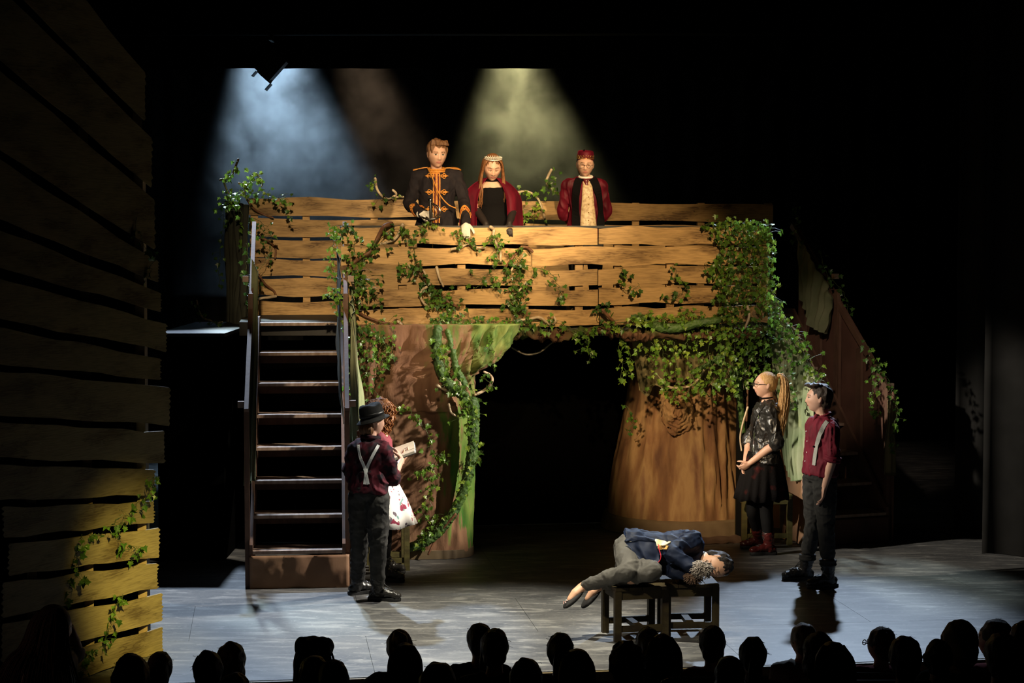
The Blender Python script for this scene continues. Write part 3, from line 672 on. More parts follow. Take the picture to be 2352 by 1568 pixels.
# gap lines: (y at x=0, y at right end), pieces between consecutive gaps
gaps = [(-250, 205), (-40, 330), (150, 462), (357, 596), (517, 662), (628, 728), (745, 816), (843, 880), (961, 983), (1059, 1070), (1157, 1143), (1243, 1204), (1331, 1284), (1424, 1356), (1527, 1432), (1632, 1500), (1740, 1580)]
rends = [330, 345, 352, 360, 366, 378, 365, 386, 374, 352, 350, 362, 358, 369, 370, 368]
lends = [-40] * 9 + [-30, 8, 20, 6, 4, -30, -30]
for i in range(len(gaps) - 1):
    (a0, b0_), (a1, b1_) = gaps[i], gaps[i + 1]; re, le = rends[i], lends[i]; gp = 8 if i > 5 else 12
    def at(px, l0, r0_): return r0_ + (l0 - r0_) * (370 - px) / 370.0
    tl, tr = at(le, a0, b0_) + gp, at(re, a0, b0_) + gp; bl, br = at(le, a1, b1_) - gp, at(re, a1, b1_) - gp
    rough_board(P(le, bl, Yw(le)), P(re, br, Yw(re)), P(le, tl, Yw(le)), P(re, tr, Yw(re)), .018, WN, 300 + i, .006, 8, jagl=.03, jagr=.028).build('plank', M_WING, wing, world=True)
for px in (78, 208, 331):
    z1 = P(px, 60 if px < 300 else 180, Yw(px))[2]; p = P(px, 1568, Yw(px)) - WN * .03; z0 = 0.0 if p[1] > 11.9 else aud_z(p[1])
    MB().box((p[0], p[1], (z0 + z1) / 2), (.062, .045, z1 - z0), Rz(math.atan2(WN[0], -WN[1]) )).build('post', M_PALEPOST, wing, world=True)
bq = [P(a_, c_, Yw(a_)) - WN * .16 for a_, c_ in ((-60, 1640), (338, 1530), (338, 190), (-60, -260))]; mb = MB()
mb.add(bq + [q - WN * .01 for q in bq], [(0, 1, 2, 3), (7, 6, 5, 4), (0, 4, 5, 1), (1, 5, 6, 2), (2, 6, 7, 3), (3, 7, 4, 0)]); mb.build('gap_shade_sheet', mk('skirt_and_shade_black', (.0012, .0012, .0012), 1, spec=0), wing, world=True)  # added black sheet that keeps the gaps between the planks dark
p = P(352, 1568, Yw(352)) - WN * .12; MB().box((p[0], p[1], 1.6), (.04, .10, 3.2)).build('brace', mk('grey_brace', (.10, .10, .10), .6), wing, world=True)
# ---------------------------------------------------------------- stools
def stool(loc, rz, w, d, h, mat, label, group=None):
    r = empty('wooden_stool', loc, rz, label, 'stool', group); L = .046
    for x in (-1, 1):
        for y in (-1, 1):
            MB().box((x * (w - L) / 2, y * (d - L) / 2, (h - .022) / 2), (L, L, h - .022)).build('leg', mat, r)
    for y in (-1, 1):
        MB().box((0, y * (d - L) / 2, h - .055), (w - 2 * L, .024, .062)).build('apron', mat, r)
        MB().box((0, y * (d - L) / 2, .085), (w - 2 * L, .026, .042)).build('stretcher', mat, r)
    for x in (-1, 1): MB().box((x * (w - L) / 2, 0, h - .055), (.024, d - 2 * L, .062)).build('apron', mat, r)
    MB().box((0, 0, .085), (.05, d - .07, .03)).build('cross_stretcher', mat, r)
    n = 4
    for i in range(n): MB().box((-w / 2 + w * (i + .5) / n, 0, h - .011), (w / n - .004, d + .008, .022)).build('seat_slat', mat, r)
    return r
a, b_ = G(1413, 1475), G(1532, 1466)
SR = rad(13)
ax_, ay_ = Rz(SR) @ A(1, 0, 0), Rz(SR) @ A(0, 1, 0)
SW, SD, SH = .385, .36, .375
sc1 = a + ax_ * SW / 2 + ay_ * SD / 2
stool(sc1, SR, SW, SD, SH, M_STOOLD, 'dark wooden stool under the sleeper\'s hips and knees')
sc2 = sc1 + ax_ * (SW + .012) + ay_ * .02 + A(0, 0, 0)
stool(sc2, SR - rad(9), SW, SD, SH, M_STOOLD, 'dark wooden stool under the sleeper\'s head and shoulders')
g_ = G(1752, 1250); stool(g_ + A(.02, .12, 0), rad(4), .46, .36, .46, M_STOOL, 'olive green wooden stool behind the actor in the leather jacket')
g_ = G(905, 1310); stool(g_ + A(-.06, .15, 0), rad(8), .34, .34, .44, M_STOOL, 'olive green wooden stool behind the reading actor')

# ---------------------------------------------------------------- bent branches fixed to the set
def branch(label, pts, Y, r=.013, mat=M_PALE, taper=.75):
    q = [P(x, y, Y(x) if callable(Y) else Y) for x, y in pts]; k = len(q); rnd = random.Random(len(BR_)*7)
    for i in range(k): q[i][1] += .025 * math.sin(i * 1.9 + k)
    root = q[0].copy()
    mb = MB(); mb.tube(q, [r * (1 - (1 - taper) * i / (k - 1)) for i in range(k)], 8, smooth=4)
    o = mb.build('branch', mat, smooth=True); BR_.append(o); tag(o, label, 'branch', None)
BR_ = []
ff = lambda x: Yf(x) - .07
fb = lambda x: Yb(x) - .06
B = branch
B('thin dark branch pointing up above the bushy ivy at the platform\'s left end', [(548, 366), (540, 386), (531, 404), (527, 414)], 18.0, .011, M_BROWNB)
B('short pale branch stub left of the bushy ivy top', [(506, 413), (518, 411), (532, 406)], 18.0, .012)
B('pale branch hooked over the left fence corner', [(514, 414), (518, 428), (523, 442), (530, 452)], 18.0, .011)
B('pale branch curling in the bushy ivy, shaped like a question mark', [(550, 421), (559, 427), (563, 437), (556, 446), (545, 450)], 17.98, .012)
B('pale forked branch rising from the bushy ivy', [(560, 421), (572, 422), (579, 414), (583, 403), (589, 398)], 18.0, .012)
B('drooping pale twig at the right of the bushy ivy', [(590, 400), (598, 410), (602, 420), (601, 428)], 18.0, .010)
B('hook-shaped tan branch on the rear fence left of the uniformed actor', [(862, 410), (863, 424), (868, 438), (879, 451), (893, 457), (907, 449)], fb, .014)
B('short tan branch by the uniformed actor\'s elbow', [(903, 437), (910, 444), (909, 452), (926, 452)], fb, .013)
B('upright pale branch on the rear fence left of the actor in the fez', [(1266, 390), (1259, 404), (1255, 418), (1264, 432), (1282, 446)], fb, .014)
B('arched pale branch in the ivy behind the actor with the tiara', [(1188, 441), (1212, 440), (1232, 452), (1243, 472), (1251, 500)], fb, .013)
B('brown branch slanting down the rear fence under the bushy ivy', [(568, 458), (584, 480), (606, 493), (627, 500)], fb, .012, M_BROWNB)
B('curved brown branch on the third plank of the rear fence', [(601, 546), (620, 556), (632, 571), (632, 592)], fb, .012, M_BROWNB)
B('brown branch on the lower left planks of the rear fence', [(595, 631), (610, 653), (628, 668), (634, 678)], fb, .012, M_BROWNB)
B('white branch lying across the stair head at the left', [(634, 680), (618, 683), (600, 685), (585, 692), (580, 703)], 17.5, .014)
B('thin lit branch sticking out in the dark left of the platform', [(452, 690), (456, 712), (467, 730), (482, 735), (496, 742), (511, 739)], 17.2, .009)
B('thick brown branch at the top left of the front fence', [(899, 514), (884, 519), (874, 533), (863, 555), (851, 577), (835, 588), (815, 600), (806, 616), (806, 632)], ff, .02, M_BROWNB)
B('pale branch crossing the thick brown one on the front fence', [(925, 516), (917, 534), (906, 549), (890, 556), (874, 560)], ff, .015)
B('thin pale branch running down at the front fence\'s left end', [(806, 630), (812, 655), (821, 680), (829, 702)], ff, .011)
B('long dark branch sagging along the foot of the front fence', [(808, 700), (828, 720), (852, 732), (884, 741), (915, 745)], ff, .013, M_BROWNB)
B('pale bent branch dropping from the fence foot over the ivy swag', [(914, 738), (929, 750), (938, 766), (949, 776)], ff, .012)
B('pale branch curving over the top of the green-brown trunk', [(979, 778), (999, 789), (1010, 804), (1014, 820)], ff, .012)
B('pale branch tip above a brown branch in the middle of the front fence', [(939, 610), (954, 619), (971, 621), (978, 631)], ff, .012)
B('straight brown branch slanting across the middle of the front fence', [(966, 628), (988, 655), (1010, 677), (1034, 695), (1054, 706)], ff, .016, M_BROWNB)
B('short tan branch leaning beside the slanting brown one', [(1003, 614), (1009, 636), (1018, 657)], ff, .013)
B('pale hooked branch standing off the lower front fence', [(980, 659), (969, 667), (966, 682), (974, 696), (984, 704)], lambda x: Yf(x) - .12, .012)
B('pale branch lying level below the white-gloved hand', [(1037, 572), (1058, 568), (1075, 560), (1094, 568), (1114, 569)], ff, .012)
B('pale S-shaped branch hanging from the fence top below the black gloves', [(1127, 521), (1134, 528), (1133, 545), (1142, 562), (1149, 578), (1150, 600)], ff, .015)
B('arched rust-brown branch right of the fence\'s middle', [(1222, 577), (1208, 567), (1192, 573), (1176, 594), (1162, 612)], ff, .014, M_BROWNB)
B('small tan branch under the arched rust-brown one', [(1187, 606), (1176, 618), (1169, 636)], ff, .011)
B('short tan stick low on the fence below the arched branch', [(1208, 649), (1194, 665), (1181, 675)], ff, .011)
B('pale wavy branch along the fence foot above the dark arch', [(1188, 736), (1210, 734), (1238, 728), (1253, 738), (1266, 746), (1276, 737), (1273, 728)], ff, .014)
B('pale curl of branch reaching into the dark arch', [(1092, 906), (1110, 898), (1125, 885), (1131, 870), (1124, 860), (1112, 854)], 16.25, .014)
B('pale branch hooked at the fork of the green-brown trunk', [(1004, 884), (1024, 896), (1048, 902), (1059, 892), (1056, 878)], 16.0, .013)
B('pale twig curved below the fork of the green-brown trunk', [(1031, 928), (1037, 948), (1055, 956), (1072, 944)], 16.0, .011)
B('dim grey branch drooping inside the top of the dark arch', [(1176, 798), (1208, 814), (1240, 808), (1270, 785), (1300, 772), (1328, 782)], 16.75, .009, mk('grey_branch', (.2, .18, .15), .6))
B('large pale U-shaped branch on the rust trunk above the knot', [(1504, 846), (1519, 868), (1536, 888), (1560, 890), (1590, 885), (1608, 864), (1619, 845)], 17.2, .014)
B('rust-brown branch behind the U-shaped one on the trunk', [(1528, 872), (1550, 875), (1572, 858), (1592, 838)], 17.28, .012, M_BROWNB)
B('pale twisted stub in the ivy over the right end of the fence foot', [(1717, 704), (1720, 726), (1712, 752)], 16.7, .014)
B('long thin pale branch bowed beside the leather-jacketed actor\'s back', [(1717, 935), (1706, 972), (1701, 1005), (1703, 1034)], 16.75, .010)
B('straight brown stick rising behind the actor in the leather jacket', [(1714, 965), (1716, 925), (1719, 868), (1722, 840)], 16.95, .011, M_BROWNB)
B('thin pale branch trailing along the handrail of the shadowed staircase', [(1806, 738), (1830, 762), (1848, 795), (1862, 830), (1882, 868)], 17.2, .011)
B('brown twig crossing the dark gap at the right of the front fence foot', [(1384, 712), (1400, 730), (1412, 742), (1420, 765)], lambda x: Yf(x) - .09, .016, M_BROWNB)
B('rust branch stuck under the left trunk\'s moss near the floor', [(1046, 1180), (1020, 1210), (1000, 1240), (984, 1272)], 15.98, .012, M_BROWNB)
def root_tube(label, pts, Y, r, mat=M_ROOT):
    q = [P(x, y, Y) for x, y in pts]; mb = MB(); mb.tube(q, r, 12, smooth=5)
    o = mb.build('hanging_root', mat, voxel=.009, relax=1, post=folds(.008, (30, 30, 30), 2)); tag(o, label, 'root')
root_tube('thick green root winding up the right edge of the left trunk', [(944, 1257), (975, 1245), (1010, 1218), (1045, 1170), (1070, 1110), (1084, 1040), (1088, 975), (1086, 925)], 16.0, [.04, .042, .04, .04, .042, .045, .05, .055])
root_tube('green root arm reaching left from the trunk\'s fork to the ivy swag', [(1084, 935), (1060, 905), (1035, 885), (1012, 850), (1003, 800), (1005, 755)], 16.0, [.05, .045, .042, .042, .04, .04])
root_tube('dark green root leaning across the front of the left trunk', [(1066, 880), (1048, 845), (1040, 805), (1028, 760)], 16.05, [.03, .03, .026, .022])
root_tube('green root swagged along the fence foot above the rust trunk', [(1452, 728), (1480, 735), (1520, 752), (1560, 752), (1600, 742), (1650, 735)], 16.62, [.03, .04, .042, .04, .036, .03])
root_tube('dark green root hanging beside the actor in the leather jacket', [(1690, 850), (1697, 890), (1702, 940), (1706, 990)], 17.0, [.03, .03, .028, .026])
root_tube('green root slanting over the gathered cloth', [(1600, 850), (1630, 835), (1660, 815), (1680, 800)], 17.0, [.022, .024, .024, .022])
# ---------------------------------------------------------------- people: building kit
M_SKIN = mk('skin', (.60, .36, .26), .5, (.53, .30, .21), 14, spec=.4)
M_SKIN2 = mk('skin_tan', (.60, .34, .22), .5, (.53, .29, .18), 14, spec=.4)
M_LIP = mk('lip', (.44, .17, .14), .45); M_EYEW = mk('eye_white', (.55, .52, .48), .3); M_IRIS = mk('iris', (.03, .018, .01), .2); M_BROW = mk('brow', (.16, .085, .05), .7)
def hair_mat(n, c, c2, rough=.42): return mk(n, c, rough, c2, 26, (6, 6, .7), bump=.6, bscale=60, bstretch=(5, 5, .35), spec=.35)
H_BROWN = hair_mat('hair_brown', (.10, .045, .02), (.20, .095, .04)); H_AUB = hair_mat('hair_auburn', (.12, .045, .016), (.26, .11, .04))
H_BLACK = hair_mat('hair_black', (.010, .007, .0055), (.022, .015, .010), .55); H_BLOND = hair_mat('hair_blond', (.38, .20, .07), (.60, .37, .15), .38); H_RED = hair_mat('hair_copper', (.14, .045, .014), (.32, .13, .035))
def head_fn(p):
    x, y, z = p[:, 0], p[:, 1], p[:, 2]
    X, Y, Z = .0765 * x, .093 * y, .112 * z
    low = np.clip((-z - .05) / .95, 0, 1); fr = np.clip(-y, 0, 1); bk = np.clip(y, 0, 1)
    X = X * (1 - .30 * low ** 1.4); Y = Y - bk * low * .05 - fr * low ** 2 * .012 + fr * np.clip(z - .35, 0, 1) * .014
    X = X * (1 - .05 * fr)
    m = (y < .1)
    def g(cx, cz, sx, sz): return np.exp(-((X - cx) / sx) ** 2 - ((Z - cz) / sz) ** 2) * m
    prof = np.clip((.022 - Z) / .052, 0, 1) * np.clip((Z + .042) / .008, 0, 1)
    Y = Y - (.0175 * prof * np.exp(-(X / .0105) ** 2) + .006 * np.exp(-((np.abs(X) - .011) / .006) ** 2 - ((Z + .031) / .008) ** 2)) * m
    for s in (-1, 1): Y = Y + .0095 * g(.030 * s, .007, .017, .011) - .005 * g(.038 * s, -.022, .018, .016) - .004 * g(.03 * s, .007, .010, .006)
    Y = Y - .0045 * g(0, .029, .05, .009) - .007 * g(0, -.057, .019, .010) + .004 * g(0, -.0575, .022, .0022) - .008 * g(0, -.094, .018, .014) + .003 * g(0, -.073, .02, .006)
    return np.stack([X, Y, Z], 1)
def frame(xd, zd):
    """rotation whose columns are x, y, z; z kept, x made square to it"""
    z = unit(zd); x = unit(np.asarray(xd, float) - z * np.dot(xd, z)); return np.stack([x, np.cross(z, x), z], 1)
def head_frame(face, up=(0, 0, 1)):
    f = unit(face); u = unit(np.asarray(up, float) - f * np.dot(up, f)); return np.stack([np.cross(-f, u), -f, u], 1)
TORSO = np.array([[-.16, .10, .075], [-.08, .14, .10], [0, .152, .108], [.22, .140, .10], [.45, .126, .092], [.7, .146, .106], [.86, .158, .098], [.95, .125, .078], [1.03, .062, .056]])
class Fig:
    def __init__(s, label, foot, H, skin=M_SKIN):
        s.root = empty('person', foot, 0, label, 'person'); s.H = H; s.k = H / 1.6; s.skin = skin; s.body = MB(); s.J = {}
    def joints(s, **kw):
        for k, v in kw.items(): s.J[k] = A(*v) if len(v) == 3 and not isinstance(v, np.ndarray) else v
    def torso(s, mb, ease=0, t0=-.16, t1=1.03, xs=1.0, ds=1.0, hem=0, table=TORSO):
        J = s.J; a, b = J['pelvis'], J['neck']; n = 28; rings = []; ang = np.linspace(0, 2 * np.pi, 28, endpoint=False); m = J.get('waist')
        for t in np.linspace(t0, t1, n):
            hw, hd = np.interp(t, table[:, 0], table[:, 1]) * s.k * xs + ease, np.interp(t, table[:, 0], table[:, 2]) * s.k * ds + ease
            if hem and t < .25: hw += hem * (.25 - t) / .4; hd += hem * (.25 - t) / .4
            c = a + (b - a) * t
            if m is not None: c = c + (m - (a + b) / 2) * 4 * max(0, t * (1 - t))
            xd = lerp(J['hb'] - J['ha'], (J['sb'] - J['sa']) * .5, np.clip(t, 0, 1)); R = frame(xd, b - a)
            rings.append(c + np.outer(np.cos(ang) * hw, R[:, 0]) + np.outer(np.sin(ang) * hd, R[:, 1]))
        mb.loft(rings); return mb
    def shoulders(s, mb, ease=0):
        J = s.J; k = s.k; u = unit(J['neck'] - J['pelvis'])
        for q in 'ab': mb.tube([J['neck'] - u * .035 * k, lerp(J['neck'], J['s' + q], .6) - u * .012 * k, J['s' + q]], [.05 * k + ease, .052 * k + ease, .05 * k + ease], 14, smooth=4)
    def arm(s, mb, q, ease=0, upto=1.0, r=(.047, .043, .038, .036, .026), flare=0):
        J = s.J; k = s.k; S, E, W = J['s' + q], J['e' + q], J['w' + q]
        pts = [S, lerp(S, E, .5), E, lerp(E, W, .4), W]; rr = [x * k + ease for x in r]
        if upto < 1: n = 2 + max(0, upto - .5) * 4
        c, cr = crom(pts, 6, rr); m = max(4, int(len(c) * upto)); c, cr = c[:m], cr[:m].copy()
        if flare: cr[-3:] += flare
        mb.tube(c, cr, 14); return mb
    def leg(s, mb, q, ease=0, t0=0, t1=1.0, r=(.082, .074, .054, .053, .034), n=14):
        J = s.J; k = s.k; Hh, K, An = J['h' + q], J['k' + q], J['f' + q]
        pts = [Hh, lerp(Hh, K, .5), K, lerp(K, An, .35), An]; c, cr = crom(pts, 6, [x * k + ease for x in r]); i0, i1 = int(len(c) * t0), max(4, int(len(c) * t1))
        mb.tube(c[i0:i1], cr[i0:i1], n); return mb
    def head(s, c, face, up=(0, 0, 1), size=None, eyes='open'):
        s.hc = np.asarray(c, float); s.hk = size or s.H * .142 / .226; s.hR = head_frame(face, up)
        v = lambda p: head_fn(p) * s.hk
        s.body.ell(s.hc, None, s.hR, 84, 60, fn=v)
        for q in (-1, 1):
            for (y, z, r) in ((.012, .004, (.010, .017, .023)), (.010, -.016, (.009, .012, .014))): s.body.ell(s.hc + s.hR @ (A(q * .073, y, z) * s.hk), np.array(r) * s.hk, s.hR @ Rz(q * -.35), 12, 10)
        nb = s.hc + s.hR @ (A(0, .022, -.06) * s.hk)
        s.body.tube([nb, lerp(nb, s.J['neck'], .55), s.J['neck'], s.J['neck'] - unit(s.J['neck'] - s.J['pelvis']) * .05], [.052 * s.k, .05 * s.k, .058 * s.k, .07 * s.k], 14)
        s.eyes = eyes
    def hl(s, x, y, z): return s.hc + s.hR @ (A(x, y, z) * s.hk)
    def finish(s, voxel=.0056, parts='full'):
        if parts == 'full':
            s.torso(s.body); s.shoulders(s.body)
            for q in 'ab': s.arm(s.body, q); s.leg(s.body, q)
        off = np.array(s.root.location)
        def mf(c):
            l = ((c + off - s.hc) @ s.hR) / s.hk; x, y, z = np.abs(l[:, 0]), l[:, 1], l[:, 2]; m = np.zeros(len(c)); f = (y < -.045) & (z < .1) & (z > -.12)
            if s.eyes == 'open':
                m[f & (((x - .030) / .0145) ** 2 + ((z - .006) / .0062) ** 2 < 1)] = 2; m[f & (((x - .030) / .0066) ** 2 + ((z - .006) / .0066) ** 2 < 1)] = 3
                m[f & (x > .015) & (x < .046) & (np.abs(z - .0125 + (x - .03) ** 2 * 14) < .0022)] = 4
            else: m[f & (x > .016) & (x < .045) & (np.abs(z - .002 - (x - .03) ** 2 * 14) < .0032)] = 4
            m[f & (x > .013) & (x < .050) & (np.abs(z - .0275 + (x - .028) ** 2 * 9) < .0034)] = 4
            m[f & ((x / .0225) ** 2 + ((z + .0575) / .0082) ** 2 < 1)] = 1
            return m
        s.bodyo = s.body.build('body', [s.skin, M_LIP, M_EYEW, M_IRIS, M_BROW], s.root, world=True, voxel=voxel, relax=2, matfn=mf)
        return s.bodyo
    def part(s, name, mb, mat, voxel=.008, relax=2, post=None, label=None):
        o = mb.build(name, mat, s.root, world=True, voxel=voxel, relax=relax, post=post); 
        if label: o['label'] = label
        return o
    def raw(s, name, mb, mat, smooth=True, parent=None, label=None):
        o = mb.build(name, mat, parent or s.root, smooth=smooth, world=True)
        if label: o['label'] = label
        return o
def hand(mb, w, d, n, side=1, k=1.0, curl=(.35, .45, .35), spread=.10, fat=0.0, tdir=(.6, .7, .35)):
    d = unit(d); n = unit(np.asarray(n, float) - d * np.dot(n, d)); t = np.cross(d, n) * side
    R = np.stack([t, d, n], 1)
    mb.ell(w + d * .047 * k, (.039 * k + fat, .055 * k, .0155 * k + fat), R, 16, 12); mb.tube([w - d * .02, w + d * .03 * k], [.025 * k + fat, .03 * k + fat], 12, flat=.72, up=n)
    for i, L in enumerate((.070, .079, .073, .056)):
        b = w + d * (.084 - .003 * abs(i - 1.3)) * k + t * (.029 - .0188 * i) * k; a = 0; pts = [b - d * .012 * k, b]; sp = t * spread * (1.5 - i)
        for j, f in enumerate((.46, .30, .24)):
            a += curl[j] * (1 + .12 * i); b = b + unit(d * math.cos(a) + n * math.sin(a) + sp) * L * f * k; pts.append(b)
        mb.tube(pts, [(.0095 * k + fat) * q for q in (1, 1, .95, .88, .75)], 9)
    b = w + d * .028 * k + t * .026 * k; a, c, e = tdir; v = unit(d * a + t * c + n * e); v2 = unit(d * (a + .45) + t * (c - .35) + n * (e + .2))
    mb.tube([b, b + v * .034 * k, b + v * .034 * k + unit(v + v2) * .028 * k, b + v * .034 * k + unit(v + v2) * .028 * k + v2 * .024 * k], [(x * k + fat) for x in (.014, .0115, .0105, .008)], 9)
    return mb
def boot(fig, ank, toe, mat, sole_mat, shaft=.13, k=1.0, lace=True, name='boot', pitch=0):
    """ankle joint position, toe direction; sole rests at ank.z - .075k"""
    t = unit(np.asarray(toe, float) * A(1, 1, 0)); s_ = np.cross(A(0, 0, 1), t); z0 = ank[2] - .075 * k; o = A(ank[0], ank[1], z0)
    def L(x, y, z): return o + t * x * k + s_ * y * k + A(0, 0, z * k)
    mb = MB(); mb.tube([L(-.035, 0, .052), L(.02, 0, .066), L(.07, 0, .062), L(.11, 0, .05), L(.155, 0, .044)], np.array([.037, .043, .041, .038, .032]) * k, 16, flat=.92)
    q = min('ab', key=lambda c: np.linalg.norm((fig.J['f' + c] - ank)[:2])); kd = unit(fig.J['k' + q] - ank); kd = kd / kd[2]
    mb.tube([L(-.005, 0, .05), ank + kd * .03 * k, ank + kd * shaft * .55, ank + kd * shaft], np.array([.044, .045, .05, .056]) * k, 16); mb.ell(L(.14, 0, .042), np.array([.045, .04, .034]) * k, np.stack([t, s_, A(0, 0, 1)], 1))
    b = fig.part(name, mb, mat, .007, 2, folds(.004, (25, 25, 40), 4))
    out = [(-.074, .012), (-.066, .029), (-.03, .034), (.04, .033), (.10, .042), (.145, .038), (.176, .020), (.183, 0)]; out += [(x, -y) for x, y in out[-2::-1]]
    oc = crom(np.array([(x, y, 0) for x, y in out]), 3); sm = MB(); sm.loft([np.array([L(x * q, y * q, z) for x, y, _ in oc]) for z, q in ((0, .97), (.006, 1), (.022, 1), (.028, .97))]); fig.raw('sole', sm, sole_mat, False, b)
    if lace:
        off = np.array(fig.root.location); bv = BVHTree.FromPolygons([v.co[:] for v in b.data.vertices], [p.vertices[:] for p in b.data.polygons])
        def on(p, h): lo, nr, _, _ = bv.find_nearest(Vector(p - off)); return np.array(lo) + off + np.array(nr) * h
        lm, em = MB(), MB()
        for i in range(6):
            x, z = lerp(.105, .05, min(1, i / 3.0)) + kd[:2] @ t[:2] * max(0, .02 * (i - 2)), .085 + i * .024; w = .022
            for s2 in (-1, 1):
                lm.tube([on(L(x, -w * s2, z), .002), on(L(x + .02, -w * s2 * .4, z + .006), .003), on(L(x + .02, w * s2 * .4, z + .010), .003), on(L(x, w * s2, z + .014), .002)], .0026 * k, 5)
                em.ell(on(L(x, s2 * w * 1.1, z), .001), np.array([.0034] * 3) * k, None, 6, 5)
        fig.raw('laces', lm, mk('boot_lace', (.02, .018, .016), .5), True, b)
        tag(fig.raw('eyelets', em, mk('eyelet_metal', (.6, .6, .6), .25, metal=1), True, b), kind='stuff')
    return b
def strap(fig, name, on, pts, w, th, mat, n=26, label=None, parent=None, lift=.002, near=False):
    me = on.data; bv = BVHTree.FromPolygons([v.co[:] for v in me.vertices], [p.vertices[:] for p in me.polygons]); off = np.array(fig.root.location)
    pts = crom(np.asarray(pts, float), 6) if len(pts) > 2 else np.array([lerp(np.asarray(pts[0], float), np.asarray(pts[1], float), t) for t in np.linspace(0, 1, 10)])
    P_, N_ = [], []
    for p in pts:
        v = p - A(0, 0, CAM_Z); lo, nr, _, _ = bv.ray_cast(Vector(p - off - unit(v) * .5), Vector(unit(v)), 3.0)
        if lo is None or near: lo, nr, _, _ = bv.find_nearest(Vector(p - off))
        P_.append(np.array(lo) + np.array(nr) * lift); N_.append(np.array(nr))
    for _ in range(2):
        N2 = N_.copy()
        for i in range(1, len(N_) - 1): N2[i] = unit(N_[i - 1] + N_[i] + N_[i + 1])
        N_ = N2; P2 = P_.copy()
        for i in range(1, len(P_) - 1): P2[i] = (P_[i - 1] + 2 * P_[i] + P_[i + 1]) / 4
        P_ = P2
    mb = MB(); mb.ribbon(P_, N_, w, th); o = mb.build(name, mat, parent or fig.root)
    if label: o['label'] = label
    return o
def onto(fig, on, p):
    me = on.data; bv = BVHTree.FromPolygons([v.co[:] for v in me.vertices], [q.vertices[:] for q in me.polygons]); off = np.array(fig.root.location)
    v = np.asarray(p, float) - A(0, 0, CAM_Z); lo, nr, _, _ = bv.ray_cast(Vector(p - off - unit(v) * .5), Vector(unit(v)), 3.0)
    if lo is None: lo, nr, _, _ = bv.find_nearest(Vector(np.asarray(p, float) - off))
    return np.array(lo) + off, np.array(nr)
def hair_cap(fig, mat, name='hair', back=.018, up=.02, r=(.081, .097, .101), extra=None, amp=.006, fs=(40, 40, 14), voxel=.006, low=0):
    mb = MB(); mb.ell(fig.hl(0, back, up), np.array(r) * fig.hk, fig.hR, 30, 22)
    if low: mb.ell(fig.hl(0, back + .026, up - .055), np.array([.068, .062, .07]) * fig.hk, fig.hR, 24, 18)
    if extra: extra(mb)
    return fig.part(name, mb, mat, voxel, 1, folds(amp, fs, 3, False))
def strands(fig, mb, paths, r=.006, n=5, smooth=4, wav=0, seed=1):
    rnd = random.Random(seed)
    for p in paths:
        c = crom(np.asarray(p, float), smooth); m = len(c)
        if wav:
            ph = rnd.uniform(0, 6)
            c = c + np.array([[math.cos(i * 1.3 + ph) * wav, math.sin(i * 1.3 + ph) * wav, 0] for i in range(m)]) * np.linspace(.2, 1, m)[:, None]
        mb.tube(c, np.interp(np.linspace(0, 1, m), [0, .2, .75, 1], [r * .7, r, r, r * .35]), n)
# ---------------------------------------------------------------- the cast
FZ = A(0, -1, 0)
def W3(px, py, Y): return P(px, py, Y)
M_SOLE = mk('boot_sole', (.012, .012, .012), .6); M_BOOTK = mk('black_boot', (.016, .015, .014), .32, (.03, .028, .025), 12); M_BOOTR = mk('oxblood_boot', (.085, .012, .010), .28, (.05, .007, .006), 9)
M_JEAN = mk('black_denim', (.020, .020, .019), .85, (.033, .032, .03), 18, bump=.4, bscale=30, spec=.2)
M_NAVY = mk('navy_wool', (.010, .008, .011), .85, (.016, .012, .014), 18, bump=.25, bscale=40, spec=.2)
M_GOLD = mk('orange_gold_braid', (.62, .26, .035), .5, (.45, .16, .02), 60, bump=.5, bscale=200); M_BRAIDR = mk('red_braid', (.24, .02, .015), .7)
M_GLOVEW = mk('white_glove', (.72, .68, .62), .7, (.62, .58, .52), 20, bump=.3, bscale=80); M_GLOVEK = mk('black_net_glove', (.014, .009, .008), .6)
M_STEEL = mk('polished_steel', (.6, .6, .6), .18, metal=1); M_BRASS = mk('old_gold', (.65, .42, .15), .3, metal=1)
M_VELR = mk('burgundy_velvet', (.115, .004, .014), .6, (.045, .0015, .006), 6, (2, 2, .4), sheen=.6, bump=.4, bscale=14, spec=.2); M_VELK = mk('black_velvet', (.0035, .003, .0035), .85, spec=.1)
M_VELN = mk('navy_velvet', (.007, .013, .034), .65, (.004, .007, .019), 6, spec=.2, sheen=.6, bump=.2, bscale=20)
M_BROC = mk('cream_brocade', (.52, .40, .24), .55, (.34, .23, .12), 45, contrast=(.45, .6)); M_WINE = mk('wine_shirt', (.155, .010, .024), .75, (.10, .006, .015), 6, bump=.3, bscale=16, spec=.25)
M_STRAP = mk('grey_elastic', (.36, .36, .32), .7, (.28, .28, .25), 120); M_STRAPW = mk('pale_elastic', (.62, .64, .66), .6)
M_LEATH = mk('black_leather', (.011, .010, .009), .36, (.022, .020, .018), 8, bump=.5, bscale=22, spec=.7); M_FELT = mk('black_felt', (.013, .013, .013), .9, (.022, .022, .021), 30, spec=.2)
M_TIGHT = mk('black_tights', (.006, .0055, .0055), .8, spec=.1); M_WHITEC = mk('white_cotton', (.65, .62, .58), .8)

